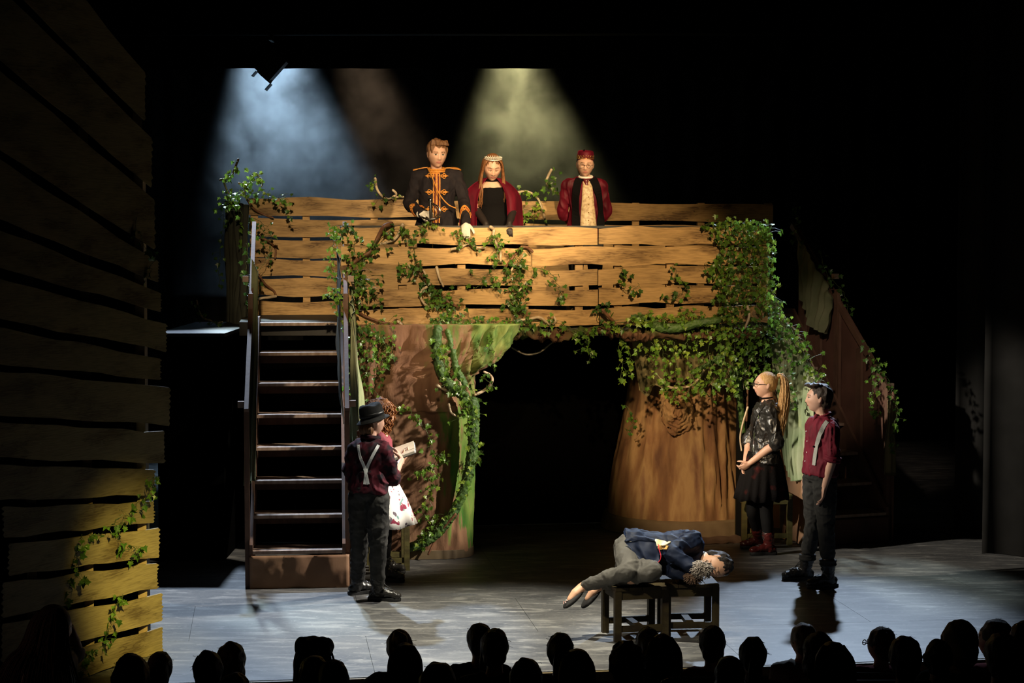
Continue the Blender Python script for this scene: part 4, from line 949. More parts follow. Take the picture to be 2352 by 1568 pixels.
def hidden_legs(f, px, Y, base, mat, tm=True):
    """standing legs for the actors behind the fence"""
    c = P(px, 520, Y); f.J['pelvis'] = A(c[0], Y, base + .525 * f.H)
    for q, s in (('a', -1), ('b', 1)):
        f.J['h' + q] = A(c[0] + s * .085 * f.k, Y, base + .52 * f.H); f.J['k' + q] = A(c[0] + s * .09, Y - .02, base + .28 * f.H); f.J['f' + q] = A(c[0] + s * .095, Y + .02, base + .075)
    f.trm = mat
def shoes(f, mat):
    if f.trm:
        t = MB()
        for q in 'ab': f.leg(t, q, .014)
        f.torso(t, .012, -.16, .2); f.part('trousers', t, f.trm, .011)
    for q in 'ab': boot(f, f.J['f' + q] * A(1, 1, 0) + A(0, 0, f.root.location[2] + .075), FZ, mat, M_SOLE, .05, 1, False, 'shoe')

# --- boy in the braided uniform
Y = 16.66
f = Fig('actor in a dark braided uniform jacket and white gloves gripping a sword', A(P(1003, 600, Y)[0], Y, PZ), 1.60, M_SKIN)
hidden_legs(f, 1003, Y, PZ, M_NAVY)
f.joints(neck=W3(1003, 397, Y), sa=W3(960, 407, Y), sb=W3(1047, 407, Y), ea=W3(940, 468, Y - .02), wa=W3(969, 492, Y - .2), eb=W3(1066, 458, Y - .05), wb=W3(1070, 512, Y - .33))
f.head(W3(1004, 355, Y - .03), (.28, -1, -.12), (.03, 0, 1), 1.08)
f.finish()
jk = MB(); f.torso(jk, .022, -.12, 1.0, 1.06, 1.05, .015); f.shoulders(jk, .022); f.arm(jk, 'a', .016); f.arm(jk, 'b', .016)
jo = f.part('uniform_jacket', jk, M_NAVY, .008, 3, folds(.007, (10, 10, 7), 1))
def on(px, py, dy=.3): return W3(px, py, Y - dy)
for x, w, m in ((1003, .016, M_GOLD), (996, .011, M_GOLD), (1010, .011, M_GOLD), (999.5, .004, M_BRAIDR), (1006.5, .004, M_BRAIDR)): strap(f, 'front_braid', jo, [on(x, 399), on(x, 450), on(x - 1, 512)], w, .004 if m is M_GOLD else .006, m)
cr = MB()
for i, z in enumerate((388, 392.5, 397)):
    c = W3(1003, z, Y - .005); cr.tube([c + A(math.cos(a) * .075, math.sin(a) * .07 - .012, -.012 * math.sin(-a)) for a in np.linspace(0, 2 * np.pi, 25)], .0105, 8, round_=False)
f.raw('braided_collar', cr, M_GOLD)
for py in (404, 441, 480):
    for s in (-1, 1):
        fm = MB(); c0, nr = onto(f, jo, on(1003 + s * 13, py)); off = 0
        for dx, dz, r in ((0, 0, .012), (s * .016, .013, .010), (s * .016, -.013, .010), (s * .03, 0, .008)):
            c = c0 + A(dx, -.006, dz); fm.tube([c + A(math.cos(a) * r, 0, math.sin(a) * r) for a in np.linspace(0, 2 * np.pi, 13)], .0042, 6, round_=False)
        fm.tube([c0 - A(s * .035, .006, 0), c0 + A(s * .05, -.004, 0)], .004, 6); f.raw('frog_fastening', fm, M_GOLD)
for q, s in (('a', -1), ('b', 1)):
    Sj = f.J['s' + q]; strap(f, 'shoulder_strap', jo, [lerp(f.J['neck'], Sj, .45) + A(0, -.01, .1), Sj + A(s * .05, -.01, .08)], .055, .008, M_GOLD, near=True); Wj, Ej = f.J['w' + q], f.J['e' + q]
    d = unit(Wj - Ej); fr = unit(A(0, -1, 0) - d * np.dot(A(0, -1, 0), d)); sd = np.cross(d, fr)
    for t, m, w in ((.50, M_GOLD, .014), (.56, M_BRAIDR, .012), (.62, M_GOLD, .014)):
        c = lerp(Ej, Wj, t + .12); strap(f, 'cuff_chevron', jo, [c - sd * .06 + d * .03, c + fr * .06 - d * .045, c + sd * .06 + d * .03], w, .004, m)
    fm = MB(); c = onto(f, jo, lerp(Ej, Wj, .82) + fr * .1)[0]
    for dx, dz in ((-.012, 0), (.012, 0), (0, .016)): fm.tube([c + A(dx + math.cos(a) * .009, -.005, dz + math.sin(a) * .009) for a in np.linspace(0, 2 * np.pi, 11)], .004, 6, round_=False)
    f.raw('cuff_knot', fm, M_GOLD)
cd = MB(); cd.tube([on(982, 386, .06), on(990, 400, .16), on(1000, 425, .18), on(1012, 450, .185), on(1030, 470, .185), on(1047, 478, .17)], .0055, 8, smooth=5); f.raw('gold_cord', cd, M_GOLD)
g1 = MB(); hand(g1, f.J['wa'], unit(W3(990, 489, Y - .3) - f.J['wa']) + A(.3, 0, 0), A(0, .5, -.6), -1, 1.0, (.8, 1.0, .8), .03, .0035); g1.tube([f.J['wa'] - A(.02, 0, 0), f.J['wa'] + A(.03, -.01, 0)], .033, 12); f.part('glove', g1, M_GLOVEW, .006)
g2 = MB(); hand(g2, f.J['wb'] + A(0, 0, 0), A(.0, -.75, -.75), A(0, .6, -.8), 1, 1.0, (.45, .35, .2), .05, .003); g2.tube([f.J['wb'] + A(0, -.005, -.006), f.J['wb'] + A(0, -.03, -.03)], .031, 12); f.part('glove', g2, M_GLOVEW, .006)
def ex(mb):
    for i in range(16):
        a = -1.1 + 2.2 * i / 15; mb.tube([f.hl(.05 * math.sin(a) + .005, -.03, .105), f.hl(.07 * math.sin(a) + .006, -.062 + .03 * abs(a), .112), f.hl(.08 * math.sin(a) + .012, -.085 + .04 * abs(a), .086)], [.015, .015, .008], 7)
    for s in (-1, 1): mb.ell(f.hl(s * .068, .0, .03), np.array([.016, .035, .05]) * f.hk, f.hR)
hair_cap(f, H_BROWN, up=.036, back=.02, r=(.084, .099, .094), extra=ex, low=1, amp=.009)
shoes(f, M_BOOTK)
# the sword in his hand
hp0 = W3(990, 486, Y - .33); sw = empty('sword', hp0, 0, 'steel basket-hilted sword held upright at the uniformed actor\'s waist', 'sword')
mb = MB(); mb.tube([hp0 + A(-.005, 0, .085), hp0 + A(.0, 0, -.06)], [.013, .015], 10); mb.build('grip', mk('sword_grip', (.02, .018, .016), .4), sw, smooth=True, world=True)
mb = MB(); mb.ell(hp0 + A(-.006, 0, .10), (.018, .018, .02)); mb.build('pommel', M_STEEL, sw, smooth=True, world=True)
mb = MB()
for a in (-.9, -.2, .5, 1.1): mb.tube([hp0 + A(0, -.005, .085), hp0 + A(.07 * math.cos(a), -.07 * math.sin(a + .6), .04), hp0 + A(.085 * math.cos(a), -.075 * math.sin(a + .6), -.02), hp0 + A(.03 * math.cos(a), -.02, -.075)], .0045, 6, smooth=5)
mb.tube([hp0 + A(math.cos(a) * .08, math.sin(a) * .05, -.055 + .01 * math.cos(a * 2)) for a in np.linspace(0, 2 * np.pi, 24)], .006, 6, round_=False); mb.tube([hp0 + A(math.cos(a) * .05, math.sin(a) * .035, -.065) for a in np.linspace(0, 2 * np.pi, 24)], .005, 6, round_=False)
mb.build('basket_guard', M_STEEL, sw, smooth=True, world=True)
mb = MB(); mb.tube([hp0 + A(0, 0, -.06), hp0 + A(.03, .05, -.62)], [.013, .005], 6, flat=.35); mb.build('blade', M_STEEL, sw, smooth=True, world=True)

# --- actor with the tiara
Y = 16.70
f = Fig('actor in a burgundy velvet cape, black velvet dress and tiara', A(P(1131, 600, Y)[0], Y, PZ), 1.50)
hidden_legs(f, 1133, Y, PZ, None)
f.joints(neck=W3(1130, 420, Y), sa=W3(1102, 431, Y), sb=W3(1160, 431, Y), ea=W3(1090, 476, Y - .04), wa=W3(1116, 514, Y - .27), eb=W3(1180, 478, Y - .04), wb=W3(1170, 513, Y - .25))
f.head(W3(1131, 385, Y - .07), (.12, -1, -.42), (.02, 0, 1), 1.04, 'closed')
f.finish()
d = MB(); f.torso(d, .012, -.1, .9); do = f.part('dress_bodice', d, M_VELK, .009, 2, folds(.004, (12, 12, 6), 2))
sk = MB(); ang = np.linspace(0, 2 * np.pi, 72, endpoint=False); pc = f.J['pelvis']
rg = []
for z, r in ((.26, .135), (.18, .135), (.08, .19), (-.1, .25), (-.4, .32), (-.7, .36)):
    rg.append(np.array([pc + A(math.cos(a) * r * (1 + .05 * math.sin(a * 14) * min(1, (.2 - z) * 3)), math.sin(a) * r * .8, z) for a in ang]))
sk.loft(rg[::-1]); f.raw('skirt', sk, M_VELK)
# cape: open front
cp = MB(); rows = []
for t in np.linspace(0, 1, 16):
    row = []
    for u in np.linspace(0, 1, 49):
        a = rad(-62 + 12 * t) + (2 * math.pi - 2 * rad(62 - 28 - 6 * t) - rad(28)) * 0 + u * (2 * math.pi - 2 * rad(28 + 3 * t)) + rad(-90 + 28 + 3 * t) - rad(-62 + 12 * t)
        rx, ry = .07 + .185 * math.sin(min(1, t * 2.3) * 1.57) + .035 * t, .07 + .075 * math.sin(min(1, t * 2.2) * 1.57) + .05 * t
        pl = 1 + .05 * t * math.sin(u * 50) + .03 * t * math.sin(u * 23 + 1); z = .045 - .62 * t ** 1.25
        row.append(f.J['neck'] + A(math.cos(a) * rx * pl, math.sin(a) * ry * pl - .0, z + .0 * abs(math.cos(a))))
    rows.append(row)
g = np.array(rows); inn = g - (g - f.J['neck'] * A(1, 1, 0) - g * A(0, 0, 1)) * .03; nu = 49; nv = 16; K = nu * nv; fc = []
for j in range(nv - 1):
    for i in range(nu - 1):
        q = (j * nu + i, j * nu + i + 1, (j + 1) * nu + i + 1, (j + 1) * nu + i); fc += [q[::-1], tuple(K + x for x in q)]
for j in range(nv - 1): fc += [(j * nu, (j + 1) * nu, K + (j + 1) * nu, K + j * nu), (j * nu + nu - 1, K + j * nu + nu - 1, K + (j + 1) * nu + nu - 1, (j + 1) * nu + nu - 1)]
for i in range(nu - 1): fc += [(i, K + i, K + i + 1, i + 1), ((nv - 1) * nu + i, (nv - 1) * nu + i + 1, K + (nv - 1) * nu + i + 1, K + (nv - 1) * nu + i)]
cp.add(np.concatenate([g.reshape(-1, 3), inn.reshape(-1, 3)]), fc); f.raw('velvet_cape', cp, M_VELR)
for q, sd in (('a', -1), ('b', 1)):
    gm = MB(); wj = f.J['w' + q]; hand(gm, wj, A(sd * -.1, -.62, -.78), A(0, .75, -.6), sd, .92, (.5, .5, .3), .12, .0015); gm.tube([lerp(f.J['e' + q], wj, .25), lerp(f.J['e' + q], wj, .7), wj], [.036, .034, .027], 12); f.part('lace_glove', gm, M_GLOVEK, .006)
hb = MB(); hb.ell(f.hl(0, .014, .018), np.array([.080, .096, .103]) * f.hk, f.hR, 30, 22); ps = []; rnd = random.Random(4)
for s in (-1, 1):
    for i in range(52):
        t = i / 51; z0 = .085 - .10 * t; ps.append([f.hl(s * .02, -.055 + .10 * t, .108), f.hl(s * (.066 + .012 * rnd.random()), -.06 + .10 * t, .055), f.hl(s * (.083 + .012 * rnd.random()), -.048 + .09 * t, -.03),
               f.hl(s * (.086 + .022 * rnd.random()), -.075 + .10 * t, -.12), f.hl(s * (.078 + .04 * rnd.random()), -.115 + .12 * t, -.20 - .02 * rnd.random()), f.hl(s * (.070 + .045 * rnd.random()), -.125 + .12 * t, -.27 - .06 * rnd.random())])
ho = f.part('long_hair', hb, H_AUB, .006, 1, folds(.003, (70, 70, 8), 3, False)); hb = MB(); strands(f, hb, ps, .0068, 6); f.raw('locks', hb, H_AUB, parent=ho)
ti = MB(); arc = [f.hl(.076 * math.sin(a), .0 - .072 * math.cos(a), .084 + .008 * math.cos(a)) for a in np.linspace(-1.35, 1.35, 22)]; ti.tube(arc, .0035, 6)
for i in range(1, 21, 1):
    h = .012 + .030 * max(0, math.cos((i - 10.5) / 10.5 * 1.5)) * (1 if i % 2 else .55); b = arc[i]; up = f.hR @ A(0, -.15, 1); ti.tube([b, b + up * h], .0025, 5); ti.ell(b + up * h, (.0055, .0055, .0055), None, 7, 6)
    if i % 2: ti.tube([arc[i - 1] + up * .004, b + up * h * .8, arc[i + 1] + up * .004], .0018, 4, smooth=3)
f.raw('tiara', ti, mk('silver_tiara', (.85, .80, .70), .22, metal=.35))
nk = MB(); nk.tube([f.J['neck'] + A(math.cos(a) * .056, math.sin(a) * .054 - .01, .03 + .01 * math.sin(a)) for a in np.linspace(0, 2 * np.pi, 22)], .007, 6, round_=False, flat=1.5); f.raw('choker', nk, M_VELK)
shoes(f, M_BOOTK)

# --- actor in the fez
Y = 17.40
f = Fig('actor in a burgundy fez and velvet smoking jacket, hands behind the back', A(P(1344, 600, Y)[0], Y, PZ), 1.50)
hidden_legs(f, 1345, Y, PZ, M_JEAN)
f.joints(neck=W3(1345, 413, Y), sa=W3(1305, 427, Y), sb=W3(1381, 427, Y), ea=W3(1291, 488, Y + .06), wa=W3(1328, 520, Y + .2), eb=W3(1392, 488, Y + .06), wb=W3(1356, 522, Y + .2))
f.head(W3(1344, 379, Y - .03), (0, -1, -.12), (.04, 0, 1), 1.02, 'closed')
for q, sd in (('a', 1), ('b', -1)): hand(f.body, f.J['w' + q], A(sd * .8, .1, -.3), A(0, -1, 0), 1, .95)
f.finish()
jk = MB(); f.torso(jk, .02, -.16, .97, 1.04, 1.0, .02); f.shoulders(jk, .022); f.arm(jk, 'a', .015); f.arm(jk, 'b', .015); jo = f.part('velvet_jacket', jk, M_VELR, .009, 3, folds(.009, (12, 12, 4), 5))
def on(px, py, dy=.4): return W3(px, py, Y - dy)
strap(f, 'brocade_waistcoat', jo, [on(1348, 425), on(1350, 460), on(1352, 490), on(1353, 525)], [.10] * 2 + [.105] * 17 + [.11] * 0, .008, M_BROC) if False else None
wc = MB(); rows = []
for t in np.linspace(0, 1, 12):
    py = lerp(416, 545, t); hw = lerp(10, 19, min(1, t * 1.2)); rows.append([onto(f, jo, on(1349 + 3 * t + u * hw, py))[0] + A(0, -.006, 0) for u in (-1, -.5, 0, .5, 1)])
wv = np.array(rows); wv2 = wv + A(0, -.006, 0); K = 60; fc = []
for j in range(11):
    for i in range(4): q = (j * 5 + i, j * 5 + i + 1, (j + 1) * 5 + i + 1, (j + 1) * 5 + i); fc += [tuple(K + x for x in q[::-1]), q]
    fc += [(j * 5, (j + 1) * 5, K + (j + 1) * 5, K + j * 5), (j * 5 + 4, K + j * 5 + 4, K + (j + 1) * 5 + 4, (j + 1) * 5 + 4)]
wc.add(np.concatenate([wv.reshape(-1, 3), wv2.reshape(-1, 3)]), fc); wo = f.raw('brocade_waistcoat', wc, M_BROC)
bt = MB()
for py in (452, 470, 488, 506): bt.ell(onto(f, wo, on(1352, py))[0] + A(0, -.004, 0), (.006, .004, .006), None, 8, 6)
f.raw('buttons', bt, M_BRASS)
for s in (-1, 1): strap(f, 'lapel', jo, [on(1346 + s * 13, 411), on(1347 + s * 19, 420), on(1349 + s * 25, 450), on(1351 + s * 27, 490), on(1352 + s * 28, 545)], .075, .012, M_VELK, lift=.004)
sc = MB(); sc.tube([f.J['neck'] + A(math.cos(a) * .06, math.sin(a) * .056 - .012, .028 + .012 * math.sin(a)) for a in np.linspace(0, 2 * np.pi, 24)], .012, 8, round_=False); f.raw('shirt_collar', sc, M_WHITEC)
sc = MB(); c = W3(1346, 416, Y - .09); sc.ell(c, (.026, .018, .022)); sc.tube([c + A(0, -.004, 0), c + A(.006, -.012, -.05), c + A(.008, -.008, -.10)], [.014, .024, .016], 10, flat=.5, up=(0, 1, 0)); sc.tube([f.J['neck'] + A(math.cos(a) * .063, math.sin(a) * .06 - .012, .014 + .01 * math.sin(a)) for a in np.linspace(0, 2 * np.pi, 24)], .009, 8, round_=False); f.part('cravat', sc, mk('wine_silk', (.10, .010, .014), .35), .006)
pk = MB(); c = onto(f, jo, on(1379, 455))[0]; pk.ell(c + A(0, -.005, 0), (.014, .008, .02)); pk.ell(c + A(.004, -.006, .018), (.008, .006, .018)); f.raw('pocket_square', pk, mk('red_silk', (.45, .02, .02), .5))
fz = MB(); fz.loft([np.array([f.hl(math.cos(a) * r, math.sin(a) * r * 1.12 + .012, z) for a in np.linspace(0, 2 * np.pi, 40, endpoint=False)]) for r, z in ((.076, .048), (.0765, .05), (.074, .09), (.070, .122), (.060, .128), (.02, .13))]); fo = f.raw('fez', fz, M_VELR)
em = MB()
for i in range(9):
    a = rad(-90 + (i - 4) * 20)
    pts = [f.hl(math.cos(a + .11 * math.cos(b)) * .078, math.sin(a + .11 * math.cos(b)) * .078 * 1.12 + .012, .078 + .014 * math.sin(b) * (1 - .1 * b / 6)) for b in np.linspace(0, 5.6, 14)]; em.tube(pts, .0024, 5)
    em.tube([f.hl(math.cos(a + .17 * q) * .078, math.sin(a + .17 * q) * .078 * 1.12 + .012, .062 + .006 * math.sin(q * 6)) for q in np.linspace(-1, 1, 9)], .0024, 5)
f.raw('gold_embroidery', em, M_BRASS, parent=fo)
em = MB(); em.tube([f.hl(-.012, -.01, .128), f.hl(-.016, -.03, .142), f.hl(-.018, -.06, .136)], .005, 6, smooth=3); f.raw('tassel', em, M_VELK, parent=fo)
gl = MB()
for s in (-1, 1): gl.tube([f.hl(s * .030 + math.cos(a) * .021, -.102, .004 + math.sin(a) * .017) for a in np.linspace(0, 2 * np.pi, 20)], .0018, 5, round_=False); gl.tube([f.hl(s * .051, -.100, .006), f.hl(s * .074, -.03, .008)], .0016, 5)
gl.tube([f.hl(-.009, -.103, .006), f.hl(0, -.108, .009), f.hl(.009, -.103, .006)], .0018, 5); f.raw('glasses', gl, mk('thin_wire', (.5, .45, .4), .3, metal=1))
hair_cap(f, H_BLACK, up=.018, back=.02, r=(.076, .09, .09), low=1)
shoes(f, M_BOOTK)

# --- actor in the hat, back turned
Y = 14.08
f = Fig('actor in a black hat, plaid wine shirt and pale braces, back turned', G(850, 1388), 1.47)
f.joints(pelvis=W3(846, 1128, Y), neck=W3(851, 1012, Y), sa=W3(815, 1032, Y + .02), sb=W3(884, 1036, Y - .06), ea=W3(804, 1085, Y + .05), wa=W3(828, 1118, Y + .22), eb=W3(902, 1096, Y + .02), wb=W3(922, 1056, Y + .25),
         ha=W3(827, 1138, Y + .03), hb=W3(868, 1140, Y - .03), ka=W3(826, 1258, Y + .14), kb=W3(868, 1262, Y), fa=G(818, 1368) + A(0, .06, .075), fb=G(866, 1381) + A(0, .05, .075))
f.head(W3(857, 967, Y + .03), (.80, .62, -.08), (0, 0, 1), .97)
hand(f.body, f.J['wb'], A(-.25, .5, .5), A(-.5, .5, .3), 1, .93, (.3, .4, .3)); hand(f.body, f.J['wa'], A(.8, .3, -.3), A(0, -1, 0), 1, .93)
f.finish()
M_PLAID = mk('plaid_wine', (.06, .006, .013), .85, (.008, .004, .007), 16, (1, 1, 1), contrast=(.42, .58), bump=.35, bscale=14, spec=.2)
sh = MB(); f.torso(sh, .022, -.02, .99, 1.02, 1.0); f.shoulders(sh, .02); f.arm(sh, 'a', .017); f.arm(sh, 'b', .02, .56, flare=.008); so = f.part('plaid_shirt', sh, M_PLAID, .008, 2, folds(.012, (9, 9, 6), 7))
cl = MB(); cl.tube([f.J['neck'] + A(math.cos(a) * .066, math.sin(a) * .062, .03 - .008 * math.cos(a)) for a in np.linspace(0, 2 * np.pi, 24)], .014, 8, round_=False, flat=1.4); f.raw('collar', cl, M_PLAID)
tr = MB(); f.torso(tr, .014, -.16, .12)
for q in 'ab': f.leg(tr, q, .014, r=(.085, .08, .056, .05, .046), t1=.92)
f.part('jeans', tr, M_JEAN, .009, 2, folds(.006, (9, 9, 11), 3))
def on(px, py): return W3(px, py, Y - .5)
strap(f, 'brace', so, [on(823, 1022), on(828, 1050), on(838, 1075), on(846, 1112)], .022, .004, M_STRAPW); strap(f, 'brace', so, [on(870, 1022), on(862, 1035), on(848, 1062), on(842, 1080), on(838, 1112)], .022, .004, M_STRAPW)
ht = MB(); hR = f.hR @ Rx(rad(-16)) @ Ry(rad(5)); hc = f.hl(0, .012, .04)
def hr_(prof, n=40, dent=True): return [np.array([hc + hR @ (A(math.cos(a) * r, math.sin(a) * r * 1.14, z - (.014 * abs(math.cos(a)) ** 8 if dent and z > .085 else 0)) * f.hk) for a in np.linspace(0, 2 * np.pi, n, endpoint=False)]) for r, z in prof]
ht.loft(hr_([(.086, -.012), (.088, .0), (.086, .03), (.080, .075), (.072, .095), (.05, .100), (.025, .085), (.005, .08)])); ho = f.raw('felt_hat', ht, M_FELT)
ht = MB(); ht.loft([np.array([hc + hR @ (A(math.cos(a) * r, math.sin(a) * r * 1.1, z - .55 * max(0, r - .085) * (1 + .35 * math.sin(a))) * f.hk) for a in np.linspace(0, 2 * np.pi, 48, endpoint=False)]) for r, z in ((.08, -.002), (.10, -.006), (.122, -.008), (.124, -.012), (.10, -.012), (.08, -.010))]); f.raw('brim', ht, M_FELT, parent=ho)
ht = MB(); ht.loft(hr_([(.0875, .002), (.0905, .003), (.0895, .026), (.087, .027)], dent=False)); f.raw('hat_band', ht, mk('hat_ribbon', (.006, .006, .006), .4), parent=ho)
hair_cap(f, H_BROWN, up=.0, back=.03, r=(.074, .074, .085), low=1)
boot(f, f.J['fa'] * A(1, 1, 0) + A(0, 0, .075), (.75, .45, 0), M_BOOTK, M_SOLE, .10, .98); boot(f, f.J['fb'] * A(1, 1, 0) + A(0, 0, .075), (.97, -.22, 0), M_BOOTK, M_SOLE, .12, 1.02)

# --- girl with curly hair reading
Y = 15.08
f = Fig('actor in a wine bodice and white floral skirt, reading a book', G(885, 1332), 1.50)
f.joints(pelvis=W3(872, 1122, Y), neck=W3(868, 992, Y), sa=W3(852, 1006, Y + .13), sb=W3(872, 1006, Y - .14), ea=W3(878, 1070, Y + .2), wa=W3(908, 1064, Y + .2), eb=W3(885, 1066, Y - .12), wb=W3(916, 1058, Y - .02),
         ha=W3(868, 1130, Y + .07), hb=W3(876, 1130, Y - .07), ka=W3(880, 1230, Y + .08), kb=W3(884, 1235, Y - .08), fa=G(882, 1322) + A(0, .1, .075), fb=G(886, 1336) + A(-.02, .04, .075))
f.head(W3(879, 948, Y - .02), (.95, -.28, -.28), (.06, 0, 1), .98)
hand(f.body, f.J['wa'], A(.8, -.2, .3), A(0, -.3, 1), -1, .9); hand(f.body, f.J['wb'], A(.7, .15, .5), A(.1, .3, .9), 1, .92, (.35, .5, .4), .12)
f.finish()
bo = MB(); f.torso(bo, .012, -.02, .93); f.arm(bo, 'a', .012, .3); f.arm(bo, 'b', .012, .3); f.part('bodice', bo, mk('wine_bodice', (.17, .02, .035), .8), .009, 2, folds(.006, (10, 10, 7), 2))
def floral():
    m, nt, b = _nodes('white_floral'); N, L = nt.nodes, nt.links; tc = N.new('ShaderNodeTexCoord'); last = None
    prev = (.78, .75, .70, 1)
    for sc, th, col, loc in ((9, .27, (.24, .012, .045), .35), (14, .24, (.16, .30, .27), 3.1), (13, .22, (.12, .09, .11), 7.7), (20, .24, (.33, .09, .12), 1.4)):
        mp = N.new('ShaderNodeMapping'); mp.inputs['Location'].default_value = (loc, loc, loc); L.new(tc.outputs['Object'], mp.inputs[0])
        nz = N.new('ShaderNodeTexNoise'); nz.inputs['Scale'].default_value = 12; L.new(mp.outputs[0], nz.inputs['Vector']); av = N.new('ShaderNodeMix'); av.data_type = 'RGBA'; av.inputs[0].default_value = .12; L.new(mp.outputs[0], av.inputs[6]); L.new(nz.outputs[1], av.inputs[7])
        v = N.new('ShaderNodeTexVoronoi'); v.inputs['Scale'].default_value = sc; L.new(av.outputs[2], v.inputs['Vector'])
        r = N.new('ShaderNodeValToRGB'); r.color_ramp.elements[0].position = th - .03; r.color_ramp.elements[1].position = th; r.color_ramp.elements[0].color = (1, 1, 1, 1); r.color_ramp.elements[1].color = (0, 0, 0, 1); L.new(v.outputs['Distance'], r.inputs[0])
        mx = N.new('ShaderNodeMix'); mx.data_type = 'RGBA'; mx.inputs[7].default_value = col + (1,); L.new(r.outputs[0], mx.inputs[0])
        if last is None: mx.inputs[6].default_value = prev
        else: L.new(last, mx.inputs[6])
        last = mx.outputs[2]
    L.new(last, b.inputs['Base Color']); b.inputs['Roughness'].default_value = .8; return m
def skirt(fig, name, mat, c, prof, pleats, amp, sq=.8, tilt=(0, 0), thick=True):
    mb = MB(); ang = np.linspace(0, 2 * np.pi, 96, endpoint=False); rg = []
    for z, r in prof:
        w = np.clip((prof[0][0] - z) / (prof[0][0] - prof[-1][0]), 0, 1)
        rg.append(np.array([c + A(math.cos(a) * r * (1 + amp * w * math.sin(a * pleats + 1.5 * math.sin(a * 3))) + tilt[0] * w, math.sin(a) * r * sq * (1 + amp * w * math.sin(a * pleats + 1.5 * math.sin(a * 3))) + tilt[1] * w, z + .012 * w * math.sin(a * pleats * .5)) for a in ang]))
    mb.loft(rg[::-1]); return fig.raw(name, mb, mat)
pz = f.J['pelvis']
skirt(f, 'floral_skirt', floral(), pz, [(.10, .115), (.03, .155), (-.08, .20), (-.2, .235), (-.29, .26)], 9, .07, .95, (.03, 0))
lg = MB(); f.torso(lg, .006, -.16, .05)
for q in 'ab': f.leg(lg, q, .006)
f.part('tights', lg, M_TIGHT, .01)
cu = MB(); mb = MB(); rnd = random.Random(9); mb.ell(f.hl(0, .022, .02), np.array([.085, .098, .103]) * f.hk, f.hR, 26, 18)
for i in range(190):
    a = rnd.uniform(rad(20), rad(340)); q = a - math.pi / 2; x0, y0 = math.cos(q), math.sin(q); out = rnd.uniform(.9, 1.25); L_ = rnd.uniform(.20, .34) if abs(a - math.pi) < 2.6 else .2
    pts = [f.hl(x0 * .05, y0 * .06 + .015, .10), f.hl(x0 * .092 * out, y0 * .10 * out + .02, .05), f.hl(x0 * .11 * out, y0 * .105 * out + .025, -.05), f.hl(x0 * .10 * out, y0 * .10 * out + .03, -.05 - L_ * .5), f.hl(x0 * .09 * out, y0 * .10 * out + .03, -.05 - L_)]
    strands(f, cu, [pts], .0052, 5, 9, .016, i)
hro = f.part('curly_hair', mb, H_RED, .007, 0, folds(.012, (34, 34, 34), 2, False)); f.raw('curls', cu, H_RED, parent=hro)
boot(f, f.J['fa'] * A(1, 1, 0) + A(0, 0, .075), (.97, -.1, 0), M_BOOTK, M_SOLE, .12, .95); boot(f, f.J['fb'] * A(1, 1, 0) + A(0, 0, .075), (.97, -.25, 0), M_BOOTK, M_SOLE, .12, .98)
# the open book
bc = W3(929, 1042, Y - .04); bk = empty('open_book', bc, 0, 'open book with cream pages in the reading actor\'s hands', 'book'); Rb = Ry(rad(-20)) @ Rx(rad(14))
for s in (-1, 1):
    Rp = Rb @ Rx(rad(s * 10)); MB().box(Rb @ A(0, s * .067, .006), (.20, .125, .005), Rp).build('cover', mk('dark_cover', (.05, .045, .05), .5), bk)
    MB().box(Rb @ A(0, s * .065, .018), (.19, .118, .018), Rp).build('page_block', mk('cream_pages', (.82, .77, .64), .8), bk)
# --- girl with the ponytail
Y = 16.40
f = Fig('actor in a black leather jacket, lace skirt and oxblood boots', G(1742, 1268), 1.60)
f.joints(pelvis=W3(1754, 1072, Y), neck=W3(1764, 925, Y), sa=W3(1770, 946, Y - .15), sb=W3(1758, 944, Y + .16), ea=W3(1783, 1016, Y - .2), wa=W3(1724, 1062, Y - .14), eb=W3(1722, 1010, Y + .14), wb=W3(1713, 1058, Y - .02),
         ha=W3(1758, 1082, Y - .08), hb=W3(1748, 1082, Y + .08), ka=W3(1760, 1172, Y - .08), kb=W3(1729, 1170, Y + .06), fa=G(1763, 1276) + A(.02, .05, .075), fb=G(1746, 1262) + A(0, .06, .075))
f.head(W3(1757, 884, Y), (-1, -.10, .04), (.02, 0, 1), 1.0)
hand(f.body, f.J['wa'], A(-.55, .25, -.45), A(-.3, .8, .2), -1, .95, (.4, .5, .4), .05); hand(f.body, f.J['wb'], A(-.1, -.2, -.8), A(.3, -.8, 0), 1, .95, (.4, .5, .4), .05)
f.finish()
tp = MB(); f.torso(tp, .008, 0, .93); to = f.part('dark_top', tp, mk('black_blouse', (.012, .010, .012), .7, (.5, .5, .5), 60, contrast=(.72, .74)), .009)
jk = MB(); f.torso(jk, .024, .08, 1.0, 1.05, 1.06); f.shoulders(jk, .024); f.arm(jk, 'a', .02, .56, flare=.006); f.arm(jk, 'b', .02, .58, flare=.006); jo = f.part('leather_jacket', jk, M_LEATH, .0075, 2, folds(.009, (15, 15, 11), 4))
def on(px, py): return W3(px, py, Y - .6)
strap(f, 'zip', jo, [on(1745, 950), on(1735, 985), on(1730, 1040)], .012, .004, M_STEEL); strap(f, 'lapel', jo, [on(1756, 930), on(1738, 950), on(1728, 985), on(1726, 1005)], .04, .008, M_LEATH); strap(f, 'jacket_hem', jo, [on(1728, 1046), on(1750, 1050), on(1775, 1048)], .022, .006, M_LEATH)
M_LACE = mk('black_lace', (.005, .004, .004), .9, (.07, .010, .008), 9, contrast=(.58, .8), bump=.4, bscale=50, spec=.1)
skirt(f, 'lace_skirt', M_LACE, f.J['pelvis'], [(.14, .135), (.05, .17), (-.08, .20), (-.2, .225), (-.28, .235)], 16, .07, .95, (-.02, 0))
